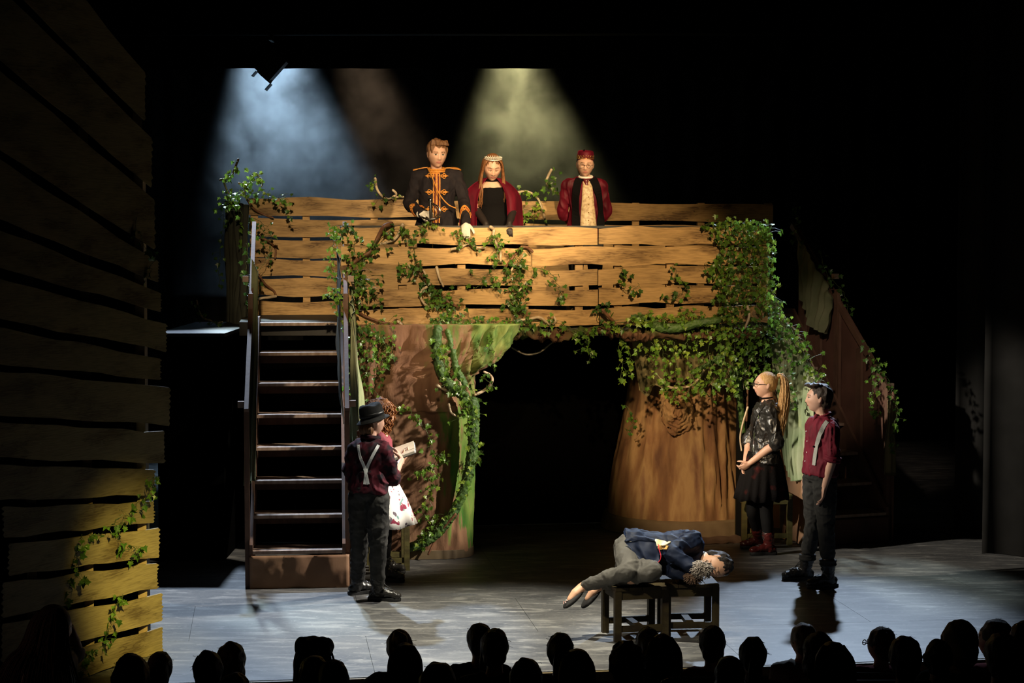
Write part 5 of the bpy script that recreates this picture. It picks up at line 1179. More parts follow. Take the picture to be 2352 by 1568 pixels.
lg = MB(); f.torso(lg, .006, -.16, .05)
for q in 'ab': f.leg(lg, q, .004)
f.part('tights', lg, M_TIGHT, .009)
hb = MB(); hb.ell(f.hl(0, .017, .02), np.array([.0795, .096, .1]) * f.hk, f.hR, 30, 22)
f.part('hair', hb, H_BLOND, .006, 1, folds(.0015, (60, 60, 60), 5, False))
hb = MB(); ps = []; rnd = random.Random(2); tie = f.hl(0, .105, .062)
for i in range(170):
    a, r = rnd.uniform(0, 6.28), rnd.random() ** .5; ox = A(math.cos(a) * r, math.sin(a) * r, 0)
    ps.append([tie + ox * .012, tie + A(.035, 0, .03) + ox * .02, tie + A(.065, -.02, -.05) + ox * .03, tie + A(.05, -.10, -.2) + ox * .042, tie + A(.02, -.16, -.33) + ox * .045, tie + A(-.02 + .03 * rnd.random(), -.2, -.44 - .06 * rnd.random()) + ox * .03])
ps = [[p_ + A(rnd.gauss(0, .006), rnd.gauss(0, .006), rnd.gauss(0, .006)) * min(1, j) for j, p_ in enumerate(p)] for p in ps]; strands(f, hb, ps, .0042, 4, 5, .003); f.raw('ponytail', hb, H_BLOND); hb = MB(); hb.tube([tie + f.hR @ A(math.cos(a) * .022, .004, math.sin(a) * .022) for a in np.linspace(0, 2 * np.pi, 16)], .006, 6, round_=False); f.raw('hair_tie', hb, H_BLOND)
gl = MB()
for s in (-1, 1): gl.tube([f.hl(s * .032 + math.cos(a) * .023, -.104, .004 + math.sin(a) * .016) for a in np.linspace(0, 2 * np.pi, 20)], .0026, 5, round_=False); gl.tube([f.hl(s * .055, -.102, .008), f.hl(s * .076, -.02, .010), f.hl(s * .076, .02, .004)], .0026, 5)
gl.tube([f.hl(-.009, -.106, .007), f.hl(.009, -.106, .007)], .0024, 5); f.raw('glasses', gl, mk('dark_frame', (.02, .014, .012), .35))
nk = MB(); nk.tube([lerp(f.J['neck'], f.hc, .3) + A(math.cos(a) * .056 - .008, math.sin(a) * .054, .005 * math.cos(a)) for a in np.linspace(0, 2 * np.pi, 22)], .0065, 6, round_=False); f.raw('choker', nk, M_VELK)
boot(f, f.J['fa'] * A(1, 1, 0) + A(0, 0, .075), (-1, -.15, 0), M_BOOTR, M_SOLE, .11, .96); boot(f, f.J['fb'] * A(1, 1, 0) + A(0, 0, .075), (-1, -.05, 0), M_BOOTR, M_SOLE, .11, .96)

# --- boy in the wine shirt
Y = 14.78
f = Fig('actor in a plain wine shirt, grey braces and black jeans', G(1880, 1350), 1.60)
f.joints(pelvis=W3(1884, 1086, Y), neck=W3(1890, 958, Y), sa=W3(1908, 986, Y - .12), sb=W3(1872, 978, Y + .17), ea=W3(1912, 1052, Y - .16), wa=W3(1894, 1118, Y - .14), eb=W3(1862, 1050, Y + .22), wb=W3(1848, 1108, Y + .2),
         ha=W3(1894, 1098, Y - .06), hb=W3(1872, 1096, Y + .08), ka=W3(1897, 1204, Y - .05), kb=W3(1868, 1200, Y + .12), fa=G(1906, 1350) + A(0, .05, .075), fb=G(1852, 1334) + A(0, .06, .075))
f.head(W3(1880, 915, Y - .01), (-1, .12, .06), (.0, 0, 1), .98)
hand(f.body, f.J['wa'], A(-.15, -.05, -1), A(-.9, .2, 0), 1, 1.0, (.25, .3, .25), .08); hand(f.body, f.J['wb'], A(-.05, -.05, -1), A(.9, .2, 0), -1, 1.0, (.25, .3, .25), .08)
f.finish()
sh = MB(); f.torso(sh, .020, -.03, .99, 1.02, 1.0); f.shoulders(sh, .02); f.arm(sh, 'a', .02, .50, flare=.006); f.arm(sh, 'b', .02, .50, flare=.006); so = f.part('wine_shirt', sh, M_WINE, .008, 2, folds(.009, (13, 13, 6), 9))
cl = MB(); n0 = f.J['neck']; cl.tube([n0 + A(math.cos(a) * .063 - .004, math.sin(a) * .06, .012 + .020 * math.cos(a)) for a in np.linspace(.0, 2 * np.pi, 24)], .011, 8, round_=False, flat=1.5); cl.tube([n0 + A(-.06, -.045, .02), n0 + A(-.085, -.05, -.03)], [.016, .008], 8); f.part('collar', cl, M_WINE, .007)
for q in 'a':
    cf = MB(); c = lerp(f.J['e' + q], f.J['w' + q], .02); ax = unit(f.J['w' + q] - f.J['e' + q]); R = frame((1, 0, 0), ax)
    for j in (-.016, .012): cf.tube([c + ax * j + R @ A(math.cos(a) * .062, math.sin(a) * .058, 0) for a in np.linspace(0, 2 * np.pi, 20)], .012, 8, round_=False)
    f.part('rolled_cuff', cf, M_WINE, .007)
def on(px, py): return W3(px, py, Y - .6)
strap(f, 'brace', so, [on(1900, 968), on(1889, 984), on(1881, 1005), on(1875, 1030), on(1870, 1068)], .034, .005, M_STRAP); bt = MB()
strap(f, 'brace', so, [W3(1880, 962, Y + .6), W3(1858, 985, Y + .5), W3(1848, 1040, Y + .4)], .032, .005, M_STRAP, near=True)
for px, py in ((1862, 990), (1856, 1015), (1852, 1038), (1850, 1058)): bt.ell(onto(f, so, W3(px - 10, py, Y - .02))[0], (.006, .006, .006), None, 8, 6)
f.raw('buttons', bt, M_WHITEC); bt = MB(); c, nr = onto(f, so, on(1874, 1025)); bt.box(c + nr * .008, (.036, .008, .012)); f.raw('brace_clip', bt, mk('clip_metal', (.1, .1, .1), .3, metal=1), False)
tr = MB(); f.torso(tr, .013, -.16, .11)
for q in 'ab': f.leg(tr, q, .013, r=(.085, .078, .056, .05, .045), t1=.87)
jo = f.part('jeans', tr, M_JEAN, .008, 2, folds(.006, (9, 9, 11), 6)); bl = MB()
for q in 'ab':
    c = lerp(f.J['k' + q], f.J['f' + q], .71)
    bl = MB()
    for dz in (-.016, .014): bl.tube([c + A(math.cos(a) * .060, math.sin(a) * .060, dz) for a in np.linspace(0, 2 * np.pi, 22)], .012, 8, round_=False)
    f.part('rolled_hem', bl, M_JEAN, .008)
strap(f, 'jeans_pocket', jo, [on(1890, 1082), on(1896, 1096), on(1908, 1098)], .008, .004, M_JEAN)
def ex(mb):
    for i in range(22):
        a = i * .62; mb.tube([f.hl(.05 * math.cos(a), -.03 + .05 * math.sin(a), .10), f.hl(.062 * math.cos(a), -.045 + .05 * math.sin(a), .110 + .005 * math.sin(i * 3)), f.hl(.06 * math.cos(a) + .012, -.07 + .05 * math.sin(a), .104)], [.016, .015, .009], 7)
hair_cap(f, hair_mat('hair_dark', (.022, .014, .010), (.05, .032, .02)), up=.028, back=.02, r=(.082, .097, .098), extra=ex, low=1, amp=.005)
boot(f, f.J['fa'] * A(1, 1, 0) + A(0, 0, .075), (-.93, -.3, 0), M_BOOTK, M_SOLE, .13, 1.05); boot(f, f.J['fb'] * A(1, 1, 0) + A(0, 0, .075), (-1, -.1, 0), M_BOOTK, M_SOLE, .13, 1.05)

# --- the sleeper on the stools
Y = 13.04; ST = SH
f = Fig('sleeper in a navy velvet blazer curled up on the two dark stools', A(sc1[0] + .2, sc1[1], 0), 1.55, M_SKIN2)
f.joints(pelvis=W3(1458, 1277, Y + .02), neck=W3(1604, 1278, Y + .02), waist=W3(1530, 1272, Y + .06), sa=W3(1592, 1240, Y - .04), sb=W3(1592, 1300, Y - .02), ea=W3(1540, 1266, Y - .22), wa=W3(1592, 1305, Y - .27), eb=W3(1545, 1312, Y - .14), wb=W3(1590, 1316, Y - .2),
         ha=W3(1440, 1255, Y), hb=W3(1442, 1298, Y), ka=W3(1442, 1311, Y - .33), kb=W3(1500, 1312, Y - .36), fa=W3(1338, 1347, Y - .16), fb=W3(1378, 1344, Y - .06))
f.head(W3(1643, 1297, Y - .06), (-.25, -.80, -.52), (.93, -.10, -.28), .98, 'closed')
hand(f.body, f.J['wa'], A(.75, .05, .05), A(.1, .4, .9), 1, .93); hand(f.body, f.J['wb'], A(.8, .0, -.1), A(0, 0, 1), 1, .93)
f.finish()
jk = MB(); f.torso(jk, .026, -.16, 1.0, 1.0, 1.08, .03, np.array([[-.16, .15, .12]] + TORSO[1:].tolist())); f.shoulders(jk, .022); f.arm(jk, 'a', .02); f.arm(jk, 'b', .018); jo = f.part('velvet_blazer', jk, M_VELN, .0085, 2, folds(.010, (7, 11, 11), 2))
fl = MB(); fl = sheet([W3(1436, 1246, Y - .17), W3(1465, 1240, Y - .20), W3(1505, 1242, Y - .21)], [W3(1475, 1290, Y - .26), W3(1495, 1293, Y - .28), W3(1516, 1288, Y - .26)], .01, 20, 12, .012, 5, .2); f.raw('blazer_skirt', fl, M_VELN)
def on(px, py): return W3(px, py, Y - .6)
tm = MB(); tm.tube([W3(1512, 1250, Y - .25), W3(1514, 1262, Y - .27), W3(1518, 1278, Y - .29), W3(1513, 1290, Y - .29), W3(1500, 1293, Y - .29)], .003, 6, smooth=5); f.raw('red_piping', tm, mk('red_piping', (.6, .02, .04), .5))
strap(f, 'satin_sash', jo, [on(1505, 1246), on(1520, 1249), on(1535, 1250)], .05, .008, mk('cream_satin', (.75, .66, .42), .3)); strap(f, 'gold_sash', jo, [on(1510, 1256), on(1535, 1259)], .03, .010, mk('gold_satin', (.55, .32, .10), .3))
tr = MB(); f.torso(tr, .012, -.16, .1); M_GREYT = mk('grey_trouser', (.075, .07, .06), .85, (.05, .046, .04), 8, bump=.2, bscale=30)
for q in 'ab': f.leg(tr, q, .012, t1=.97, r=(.084, .076, .054, .043, .032))
f.part('trousers', tr, M_GREYT, .0085, 2, folds(.007, (9, 9, 12), 4))
for q, tgt in (('a', W3(1300, 1386, Y - .22)), ('b', W3(1353, 1372, Y - .08))):
    an = f.J['f' + q]; d = unit(tgt - an); up = unit(A(-.9, -.5, .5) - d * np.dot(A(-.9, -.5, .5), d)); R = np.stack([np.cross(d, up), d, up], 1)
    ft = MB(); ft.ell(an + d * .10 - up * .012, (.044, .105, .026), R, 20, 16); s_ = f.part('shoe', ft, mk('black_suede', (.008, .007, .007), .8), .006)
    sk2 = MB(); sk2.tube([an, an + d * .07 + up * .006, an + d * .125 + up * .001], [.037, .036, .026], 14, flat=.85, up=up); f.part('foot', sk2, M_SKIN2, .006)
    em = MB(); c = an + d * .162 + up * .012
    if q == 'a':
        for i, (x, y) in enumerate(((0, 0), (.012, .008), (-.012, .008), (.006, -.012), (-.006, -.012), (0, .018))): em.box(c + R @ A(x, y, .002), (.008, .006, .004), R)
        f.raw('shoe_crest', em, mk('crest_thread', (.6, .12, .08), .6, (.8, .75, .7), 90, contrast=(.48, .52)), False, s_)
def fur(c, r, n, seed, mat):
    rnd = random.Random(seed); mb = MB(); mb.ell(c, r, None, 16, 12)
    for i in range(n):
        v = unit(A(rnd.gauss(0, 1), rnd.gauss(-.5, 1), rnd.gauss(0, 1))); p = c + v * np.asarray(r); mb.tube([p - v * .008, p + v * .012 + A(rnd.gauss(0, .004), 0, -.004), p + v * .022 + A(rnd.gauss(0, .008), rnd.gauss(0, .006), -.012)], [.0035, .0028, .0008], 4, round_=False)
    return mb
fm = fur(W3(1612, 1304, Y - .30), (.062, .05, .048), 420, 1, None); f.raw('fur_cuff', fm, mk('grey_fur', (.42, .37, .32), .8, (.22, .18, .15), 60)); fm = fur(W3(1592, 1324, Y - .26), (.05, .045, .022), 200, 2, None); f.raw('fur_cuff', fm, mk('brown_fur', (.22, .13, .08), .8, (.10, .06, .04), 60))
hair_cap(f, H_BLACK, up=.03, back=.024, r=(.083, .096, .098), low=1, amp=.008, fs=(14, 40, 40)); cl = MB(); cl.tube([lerp(f.J['neck'], f.hc, .32) + A(.004 * math.cos(a), math.sin(a) * .05 - .01, math.cos(a) * .05) for a in np.linspace(0, 2 * np.pi, 20)], .008, 8, round_=False); f.raw('shirt_collar', cl, M_WHITEC)
# ---------------------------------------------------------------- the audience
S_BLK = mk('dark_jumper', (.012, .012, .014), .9, spec=.1); S_RED = mk('red_jumper', (.13, .008, .014), .9, spec=.1); S_NVY = mk('navy_blazer', (.012, .014, .022), .9, spec=.1); S_WHT = mk('dull_shirt', (.16, .15, .13), .9, spec=.1)
H_DK = hair_mat('hair_dark_brown', (.022, .013, .008), (.045, .025, .014)); H_DB = hair_mat('hair_dark_blond', (.12, .075, .03), (.2, .13, .055))
def spectator(px, yt, w, Y, hair, hm, sm, label, face=(0, 1, 0), ear=True, tilt=0):
    k = max(.84, min(1.12, w * Y / 4300 / .172)); top = P(px, yt, Y); X = top[0]; fz = aud_z(Y)
    f = Fig(label, A(X, Y, fz), 1.5, M_SKIN); f.root['group'] = 'spectators seen from behind'; f.k = .96 * k
    hc = top - A(0, 0, .128 * k); nk_ = hc + A(0, -.0, -.165 * k); pz_ = nk_ - A(0, .03, .46 * k); sx = .155 * k
    f.joints(neck=nk_, pelvis=pz_, sa=nk_ + A(-sx, 0, -.05 * k), sb=nk_ + A(sx, 0, -.05 * k), ha=pz_ + A(-.08, .02, 0), hb=pz_ + A(.08, .02, 0))
    kz = min(pz_[2], fz + .5)
    for q, s in (('a', -1), ('b', 1)):
        f.J['e' + q] = f.J['s' + q] + A(s * .03, .04, -.25 * k); f.J['w' + q] = f.J['e' + q] + A(-s * .08, .2, -.03); f.J['k' + q] = A(X + s * .09, Y + .34, kz); f.J['f' + q] = A(X + s * .09, Y + .34, fz + .07)
    f.head(hc, face, (tilt, 0, 1), k)
    for q in 'ab':
        hand(f.body, f.J['w' + q], A(-.3 if q == 'b' else .3, .8, -.2), A(0, 0, -1), 1, .9); J = f.J['f' + q]; f.body.tube([J + A(0, -.03, -.03), J + A(0, .12, -.045)], [.035, .025], 8)
    f.finish(.015)
    t = MB(); f.torso(t, .018, -.1, .98); f.shoulders(t, .018)
    for q in 'ab': f.arm(t, q, .016)
    f.part('jumper', t, sm, .018, 2, folds(.008, (8, 8, 6), px % 7)); t = MB()
    for q in 'ab': f.leg(t, q, .012)
    f.torso(t, .01, -.16, .1); f.part('trousers', t, S_BLK, .03)
    m = MB(); st = MB(); R = f.hl; rnd = random.Random(px)
    m.ell(R(0, .014, .02), np.array([.083, .099, .104]) * f.hk, f.hR, 26, 20)
    if hair in ('short', 'curly'): m.ell(R(0, .036, -.035), np.array([.071, .066, .075]) * f.hk, f.hR)
    if hair == 'curly':
        for i in range(60):
            v = unit(A(rnd.gauss(0, 1), abs(rnd.gauss(0, 1)) - .3, rnd.gauss(.4, .8))); m.ell(R(*(v * A(.082, .098, .104) + A(0, .016, .018))), (.017, .017, .017), None, 8, 6)
    if hair == 'bob':
        m.ell(R(0, .03, -.05), np.array([.090, .085, .10]) * f.hk, f.hR)
    if hair in ('pony', 'bun', 'braids'): m.ell(R(0, .034, -.02), np.array([.073, .07, .07]) * f.hk, f.hR)
    if hair == 'bun': m.ell(R(0, .09, .075), np.array([.042, .042, .04]) * f.hk, f.hR); m.ell(R(.02, .08, .11), np.array([.025, .025, .02]) * f.hk, f.hR)
    if hair == 'pony':
        for i in range(26):
            a = rnd.uniform(0, 6.28); r = rnd.random(); o = A(math.cos(a) * r * .03, 0, math.sin(a) * .01); strands(f, st, [[R(o[0] * .4, .10, .03), R(o[0], .135, .0 + o[2]), R(o[0] * 1.3, .13, -.10), R(o[0] * 1.2, .11, -.2 - .05 * rnd.random())]], .008, 5)
    if hair == 'long':
        for i in range(46):
            a = rad(18 + 144 * i / 45 + rnd.uniform(-3, 3)); x, y = math.cos(a), math.sin(a); o = rnd.uniform(.97, 1.1)
            strands(f, st, [[R(x * .05, y * .05 + .015, .105), R(x * .088 * o, y * .10 * o + .015, .03), R(x * .095 * o, y * .10 * o + .015, -.09), R(x * .10 * o, y * .105 * o + .01, -.2 - .1 * rnd.random())]], .010, 5)
    if hair == 'braids':
        for s in (-1, 1): m.ell(R(s * .045, .02, .075), np.array([.056, .075, .05]) * f.hk, f.hR)
        for i in range(30):
            s = -1 if i % 2 else 1; x = s * rnd.uniform(.05, .098); y = rnd.uniform(-.03, .09); strands(f, st, [[R(x * .6, y, .09), R(x, y, .02), R(x * 1.08, y, -.12), R(x * (1.1 + .25 * rnd.random()), y - .01, -.26 - .05 * rnd.random())]], .0052, 5, 6, .003, i)
    if hair in ('short', 'bob', 'bun', 'pony'):
        for i in range(24):
            v = unit(A(rnd.gauss(0, 1), rnd.gauss(.3, .6), abs(rnd.gauss(.5, .6)))); b = v * A(.083, .099, .104) + A(0, .014, .02); strands(f, st, [[R(*(b * .97)), R(*(b * 1.06 + A(rnd.gauss(0, .01), .004, -.004))), R(*(b * 1.07 + A(rnd.gauss(0, .012), .008, -.012)))]], 0.0008, 4, 3)
    ho = f.part('hair', m, hm, .011, 1, folds(.006, (30, 30, 20), px % 5, False))
    if st.v: tag(f.raw('hair_strands', st, hm, parent=ho), kind='stuff')
    return f
sp = spectator
sp(302, 1497, 92, 8.2, 'short', H_DK, S_BLK, 'silhouetted spectator in dark clothes, first head counted from the left')
sp(367, 1493, 62, 10.2, 'short', H_DK, S_BLK, 'silhouetted spectator in dark clothes, second head counted from the left')
sp(478, 1490, 72, 9.2, 'pony', H_DK, S_BLK, 'silhouetted spectator in dark clothes, third head counted from the left')
sp(533, 1470, 68, 10.2, 'bob', H_DK, S_BLK, 'silhouetted spectator in dark clothes, fourth head counted from the left', (.35, 1, 0))
sp(538, 1541, 80, 8.2, 'bob', H_DK, S_BLK, 'silhouetted spectator in dark clothes, fifth head counted from the left')
sp(722, 1458, 80, 10.2, 'braids', H_BLACK, S_BLK, 'silhouetted spectator in dark clothes, sixth head counted from the left')
sp(722, 1502, 76, 9.2, 'short', H_DK, S_BLK, 'silhouetted spectator in dark clothes, seventh head counted from the left')
sp(767, 1512, 74, 8.4, 'bob', H_BLACK, S_BLK, 'silhouetted spectator in dark clothes, eighth head counted from the left')
sp(917, 1442, 66, 10.6, 'bun', hair_mat('hair_ginger_dark', (.09, .035, .012), (.16, .06, .02)), S_BLK, 'silhouetted spectator in dark clothes, ninth head counted from the left', (-.2, 1, 0))
sp(932, 1473, 70, 9.7, 'long', H_DK, S_BLK, 'silhouetted spectator in dark clothes, tenth head counted from the left')
sp(1005, 1516, 90, 8.3, 'short', H_DK, S_BLK, 'silhouetted spectator in dark clothes, eleventh head counted from the left')
sp(1100, 1427, 62, 10.9, 'pony', H_DK, S_NVY, 'silhouetted spectator in a navy blazer, twelfth head counted from the left', (-.35, 1, 0))
sp(1136, 1440, 68, 10.0, 'short', H_DK, S_NVY, 'silhouetted spectator in a navy blazer, thirteenth head counted from the left')
sp(1208, 1507, 80, 8.6, 'bob', H_DK, S_BLK, 'silhouetted spectator in dark clothes, fourteenth head counted from the left')
sp(1288, 1449, 66, 10.5, 'pony', H_DK, S_BLK, 'silhouetted spectator in dark clothes, fifteenth head counted from the left', (.15, 1, 0))
sp(1326, 1486, 70, 9.4, 'long', H_DK, S_BLK, 'silhouetted spectator in dark clothes, sixteenth head counted from the left')
sp(1440, 1470, 80, 9.2, 'curly', H_DK, S_BLK, 'silhouetted spectator in dark clothes, seventeenth head counted from the left')
sp(1488, 1436, 60, 10.8, 'short', H_DB, S_BLK, 'silhouetted spectator in dark clothes, eighteenth head counted from the left')
sp(1522, 1452, 75, 9.9, 'long', H_DK, S_BLK, 'silhouetted spectator in dark clothes, nineteenth head counted from the left')
sp(1636, 1434, 64, 10.6, 'short', H_BLACK, S_RED, 'silhouetted spectator in a red jumper, twentieth head counted from the left')
sp(1676, 1502, 74, 8.8, 'bob', H_DK, S_BLK, 'silhouetted spectator in dark clothes, twenty-first head counted from the left')
sp(1729, 1459, 66, 10.0, 'pony', H_BLACK, S_BLK, 'silhouetted spectator in dark clothes, twenty-second head counted from the left')
sp(1843, 1427, 58, 11.0, 'short', H_DB, S_WHT, 'silhouetted spectator in a light shirt, twenty-third head counted from the left', (-.55, .85, 0))
sp(1880, 1447, 75, 10.0, 'bob', H_BLACK, S_RED, 'silhouetted spectator in a red jumper, twenty-fourth head counted from the left')
sp(1913, 1469, 84, 9.0, 'long', H_DK, S_BLK, 'silhouetted spectator in dark clothes, twenty-fifth head counted from the left')
g_ = sp(2023, 1436, 60, 10.8, 'short', H_DK, S_RED, 'silhouetted spectator wearing glasses, head turned left, twenty-sixth from the left', (-.75, .7, 0))
gm = MB(); gm.tube([g_.hl(-.03 + math.cos(a) * .022, -.106, .004 + math.sin(a) * .017) for a in np.linspace(0, 2 * np.pi, 16)], .003, 5, round_=False); gm.tube([g_.hl(.03 + math.cos(a) * .022, -.106, .004 + math.sin(a) * .017) for a in np.linspace(0, 2 * np.pi, 16)], .003, 5, round_=False); gm.tube([g_.hl(-.05, -.106, .008), g_.hl(-.078, 0, .008)], .003, 5); gm.tube([g_.hl(.05, -.106, .008), g_.hl(.078, 0, .008)], .003, 5); g_.raw('glasses', gm, mk('dark_frame', (.02, .014, .012), .35))
sp(2079, 1457, 78, 9.2, 'short', H_DK, S_BLK, 'silhouetted spectator wearing glasses, head turned left, twenty-seventh from the left')
sp(2153, 1469, 62, 10.3, 'curly', H_BLACK, S_BLK, 'silhouetted spectator in dark clothes, twenty-eighth head counted from the left')
sp(2200, 1420, 74, 10.5, 'bob', H_DB, S_NVY, 'silhouetted spectator in a navy blazer, twenty-ninth head counted from the left', (-.85, .5, 0))
sp(2285, 1418, 70, 11.3, 'bob', H_DK, S_RED, 'silhouetted spectator in a red jumper, thirtieth head counted from the left', (-.85, .5, 0))
sp(2300, 1448, 82, 9.3, 'short', H_DK, S_BLK, 'silhouetted spectator in dark clothes, thirty-first head counted from the left')
sp(2352, 1422, 62, 10.4, 'long', H_AUB, S_BLK, 'silhouetted spectator in dark clothes, thirty-second head counted from the left', (-.9, .4, 0))
# girl with long hair and a raised hand by the wing
Y = 9.7
f = Fig('person in a pale shirt raising a hand to the forehead beside the slatted wing', A(P(110, 1500, Y)[0], Y, aud_z(Y)), 1.5)
f.joints(neck=P(118, 1487, Y), pelvis=P(100, 1690, Y), sa=P(78, 1512, Y - .05), sb=P(150, 1512, Y + .1), ea=P(70, 1570, Y - .1), wa=P(100, 1590, Y + .12), eb=P(178, 1500, Y + .18), wb=P(160, 1440, Y + .1), ha=P(88, 1695, Y), hb=P(116, 1695, Y + .06))
fz = aud_z(Y)
for q, s in (('a', -1), ('b', 1)): f.J['k' + q] = f.J['h' + q] + A(.1, .36, 0); f.J['f' + q] = A(f.J['k' + q][0], f.J['k' + q][1], fz + .07)
f.head(P(125, 1440, Y), (.75, .6, -.15), (0, 0, 1), .98); hand(f.body, f.J['wb'], A(-.45, -.1, .75), A(-.6, -.5, 0), -1, .95, (.4, .5, .4)); hand(f.body, f.J['wa'], A(.6, .5, 0), A(0, 0, -1), 1, .95)
for q in 'ab': f.body.tube([f.J['f' + q] + A(0, -.03, -.03), f.J['f' + q] + A(0, .12, -.045)], [.035, .025], 8)
f.finish(.011); t = MB(); f.torso(t, .014, -.1, .97); f.shoulders(t, .014); f.arm(t, 'a', .014, .6); f.arm(t, 'b', .014, .45); f.part('pale_shirt', t, mk('pale_shirt', (.5, .47, .43), .9), .012, 2, folds(.008, (8, 8, 6), 3)); t = MB()
for q in 'ab': f.leg(t, q, .012)
f.torso(t, .01, -.16, .1); f.part('trousers', t, S_BLK, .03)
m = MB(); m.ell(f.hl(0, .014, .02), np.array([.083, .099, .104]) * f.hk, f.hR, 26, 20); ho = f.part('hair', m, H_BLACK, .008, 1); st = MB(); rnd = random.Random(3)
for i in range(150):
    a = rad(5 + 230 * i / 149 - 30); x, y = math.cos(a), math.sin(a); o = rnd.uniform(.97, 1.15); L_ = rnd.uniform(.3, .5)
    strands(f, st, [[f.hl(x * .05, y * .05 + .015, .105), f.hl(x * .088 * o, y * .10 * o + .015, .03), f.hl(x * .12 * o, y * .13 * o + .015, -.1), f.hl(x * .19 * o, y * .2 * o + .01, -L_ * .6), f.hl(x * .25 * o * o, y * .24 * o + .01, -L_)]], .004, 4)
tag(f.raw('hair_strands', st, H_BLACK, parent=ho), kind='stuff')
# chairs seen between the spectators
def chair(px, py, Y, label):
    p = P(px, py, Y); z = aud_z(Y); r = empty('chair', A(p[0], Y, z), 0, label, 'chair', 'audience chairs'); h = p[2] - z; mt = mk('black_chair', (.02, .02, .022), .3)
    b = MB(); c = []
    for t in np.linspace(-1, 1, 17): c.append((t * .2, -.03 + .03 * t * t, h - .03 * abs(t) ** 4))
    b.tube(c, .011, 8); b.tube([(-.2, .0, h - .03), (-.2, .04, .45)], .011, 8); b.tube([(.2, 0, h - .03), (.2, .04, .45)], .011, 8); bo = b.build('back_frame', mk('chair_steel', (.25, .25, .25), .3, metal=1), r, smooth=True)
    MB().box((0, .0, h - .14), (.37, .02, .2)).build('backrest', mt, r); MB().box((0, .24, .44), (.42, .4, .04)).build('seat', mt, r)
    for x in (-.19, .19):
        for y in (.05, .42): MB().tube([(x, y, .43), (x, y, .0)], .011, 8, round_=False).build('leg', mk('chair_steel', (.25, .25, .25), .3, metal=1), r, smooth=True)
chair(1612, 1553, 9.5, 'black chair with a thin steel rim right of the two dark stools, among the spectators')
chair(1995, 1545, 10.2, 'black chair with a thin steel rim behind the spectator wearing glasses')
# ---------------------------------------------------------------- ivy garlands
M_LEAF = mk('ivy_leaf', (.075, .19, .022), .34, (.18, .33, .045), 30, rnd=.4, trans=.38, spec=.55)
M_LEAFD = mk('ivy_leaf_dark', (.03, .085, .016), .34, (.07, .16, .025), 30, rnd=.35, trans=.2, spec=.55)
M_LEAFY = mk('ivy_leaf_yellow', (.18, .29, .03), .36, (.30, .42, .06), 30, rnd=.35, trans=.4, spec=.55)
M_STEM = mk('ivy_stem', (.07, .12, .025), .5, (.05, .06, .02), 20)
def leaf_mesh(k):
    rnd = random.Random(k); o = [(0, 0), (.20, -.10), (.48, -.02), (.40, .22), (.62, .46), (.30, .52), (.0, 1.0), (-.30, .52), (-.62, .46), (-.40, .22), (-.48, -.02), (-.20, -.10)]
    v = []; cu = rnd.uniform(.15, .4); fo = rnd.uniform(.15, .4)
    for x, y in o:
        x *= rnd.uniform(.88, 1.12); y *= rnd.uniform(.92, 1.08); v.append((x, y, abs(x) * fo - cu * y * y))
    v.append((0, .35, -.04)); n = len(o); f = [(i, (i + 1) % n, n) for i in range(n)]
    v += [(0.02, -.35, .05), (-.02, -.35, .05)]; f.append((0, n + 1, n + 2))
    me = bpy.data.meshes.new('ivy_leaf'); me.from_pydata(v, [], f); me.update(); return me
LEAVES = {}
for mname, mt in (('n', M_LEAF), ('d', M_LEAFD), ('y', M_LEAFY)):
    LEAVES[mname] = []
    for k in range(4):
        me = leaf_mesh(k + 1); me.materials.append(mt); LEAVES[mname].append(me)
IVY = [0]
def ivy(label, pts, Y, n, spread=.05, size=.043, tone='nnd', strands=1, group=None, seed=None, droop=.6, jit=.02):
    n = int(n * 1.3); IVY[0] += 1; rnd = random.Random(seed or IVY[0] * 31)
    q = np.array([P(x, y, Y(x) if callable(Y) else Y) for x, y in pts]); root = empty('ivy_garland', q[0], 0, label, 'ivy', group)
    c = crom(q, 6) if len(q) > 2 else np.array([lerp(q[0], q[-1], t) for t in np.linspace(0, 1, 10)])
    c = c + np.array([[rnd.gauss(0, jit * .5), -abs(rnd.gauss(0, jit)), rnd.gauss(0, jit * .4)] for _ in c]); mb = MB(); mb.tube(c, .0022, 4, round_=False)
    d = np.concatenate([[0], np.cumsum(np.linalg.norm(np.diff(c, axis=0), axis=1))]); spots = []
    for i in range(n):
        t = (i + rnd.random()) / n * d[-1]; p = np.array([np.interp(t, d, c[:, k]) for k in range(3)])
        off = A(rnd.gauss(0, 1) * spread, -abs(rnd.gauss(0, .5)) * spread - .012, rnd.gauss(-.2, .7) * spread); s = p + off
        mb.tube([p, p + off * .5 + A(0, -.004, .008), s], .0013, 3, round_=False)
        spots.append(s)
    mb.build('stem', M_STEM, root, world=True)
    for s in spots:
        me = rnd.choice(LEAVES[rnd.choice(tone)]); o = bpy.data.objects.new('leaf', me); COL.objects.link(o); o.parent = root
        o.location = s - q[0]; k = size * rnd.uniform(.6, 1.12); o.scale = (k, k, k)
        # leaf plane faces the house and a little up, tip hangs down
        R = Matrix.Rotation(rnd.gauss(0, .55), 3, 'Z') @ Matrix.Rotation(rnd.gauss(-.45, .5), 3, 'X') @ Matrix.Rotation(math.pi + rnd.gauss(0, droop), 3, 'Y')
        R = R @ Matrix(((1, 0, 0), (0, 0, -1), (0, 1, 0)))
        o.rotation_euler = R.to_euler()
    return root
fi = lambda x: Yf(x) - .06
bi = lambda x: Yb(x) - .06
V = ivy
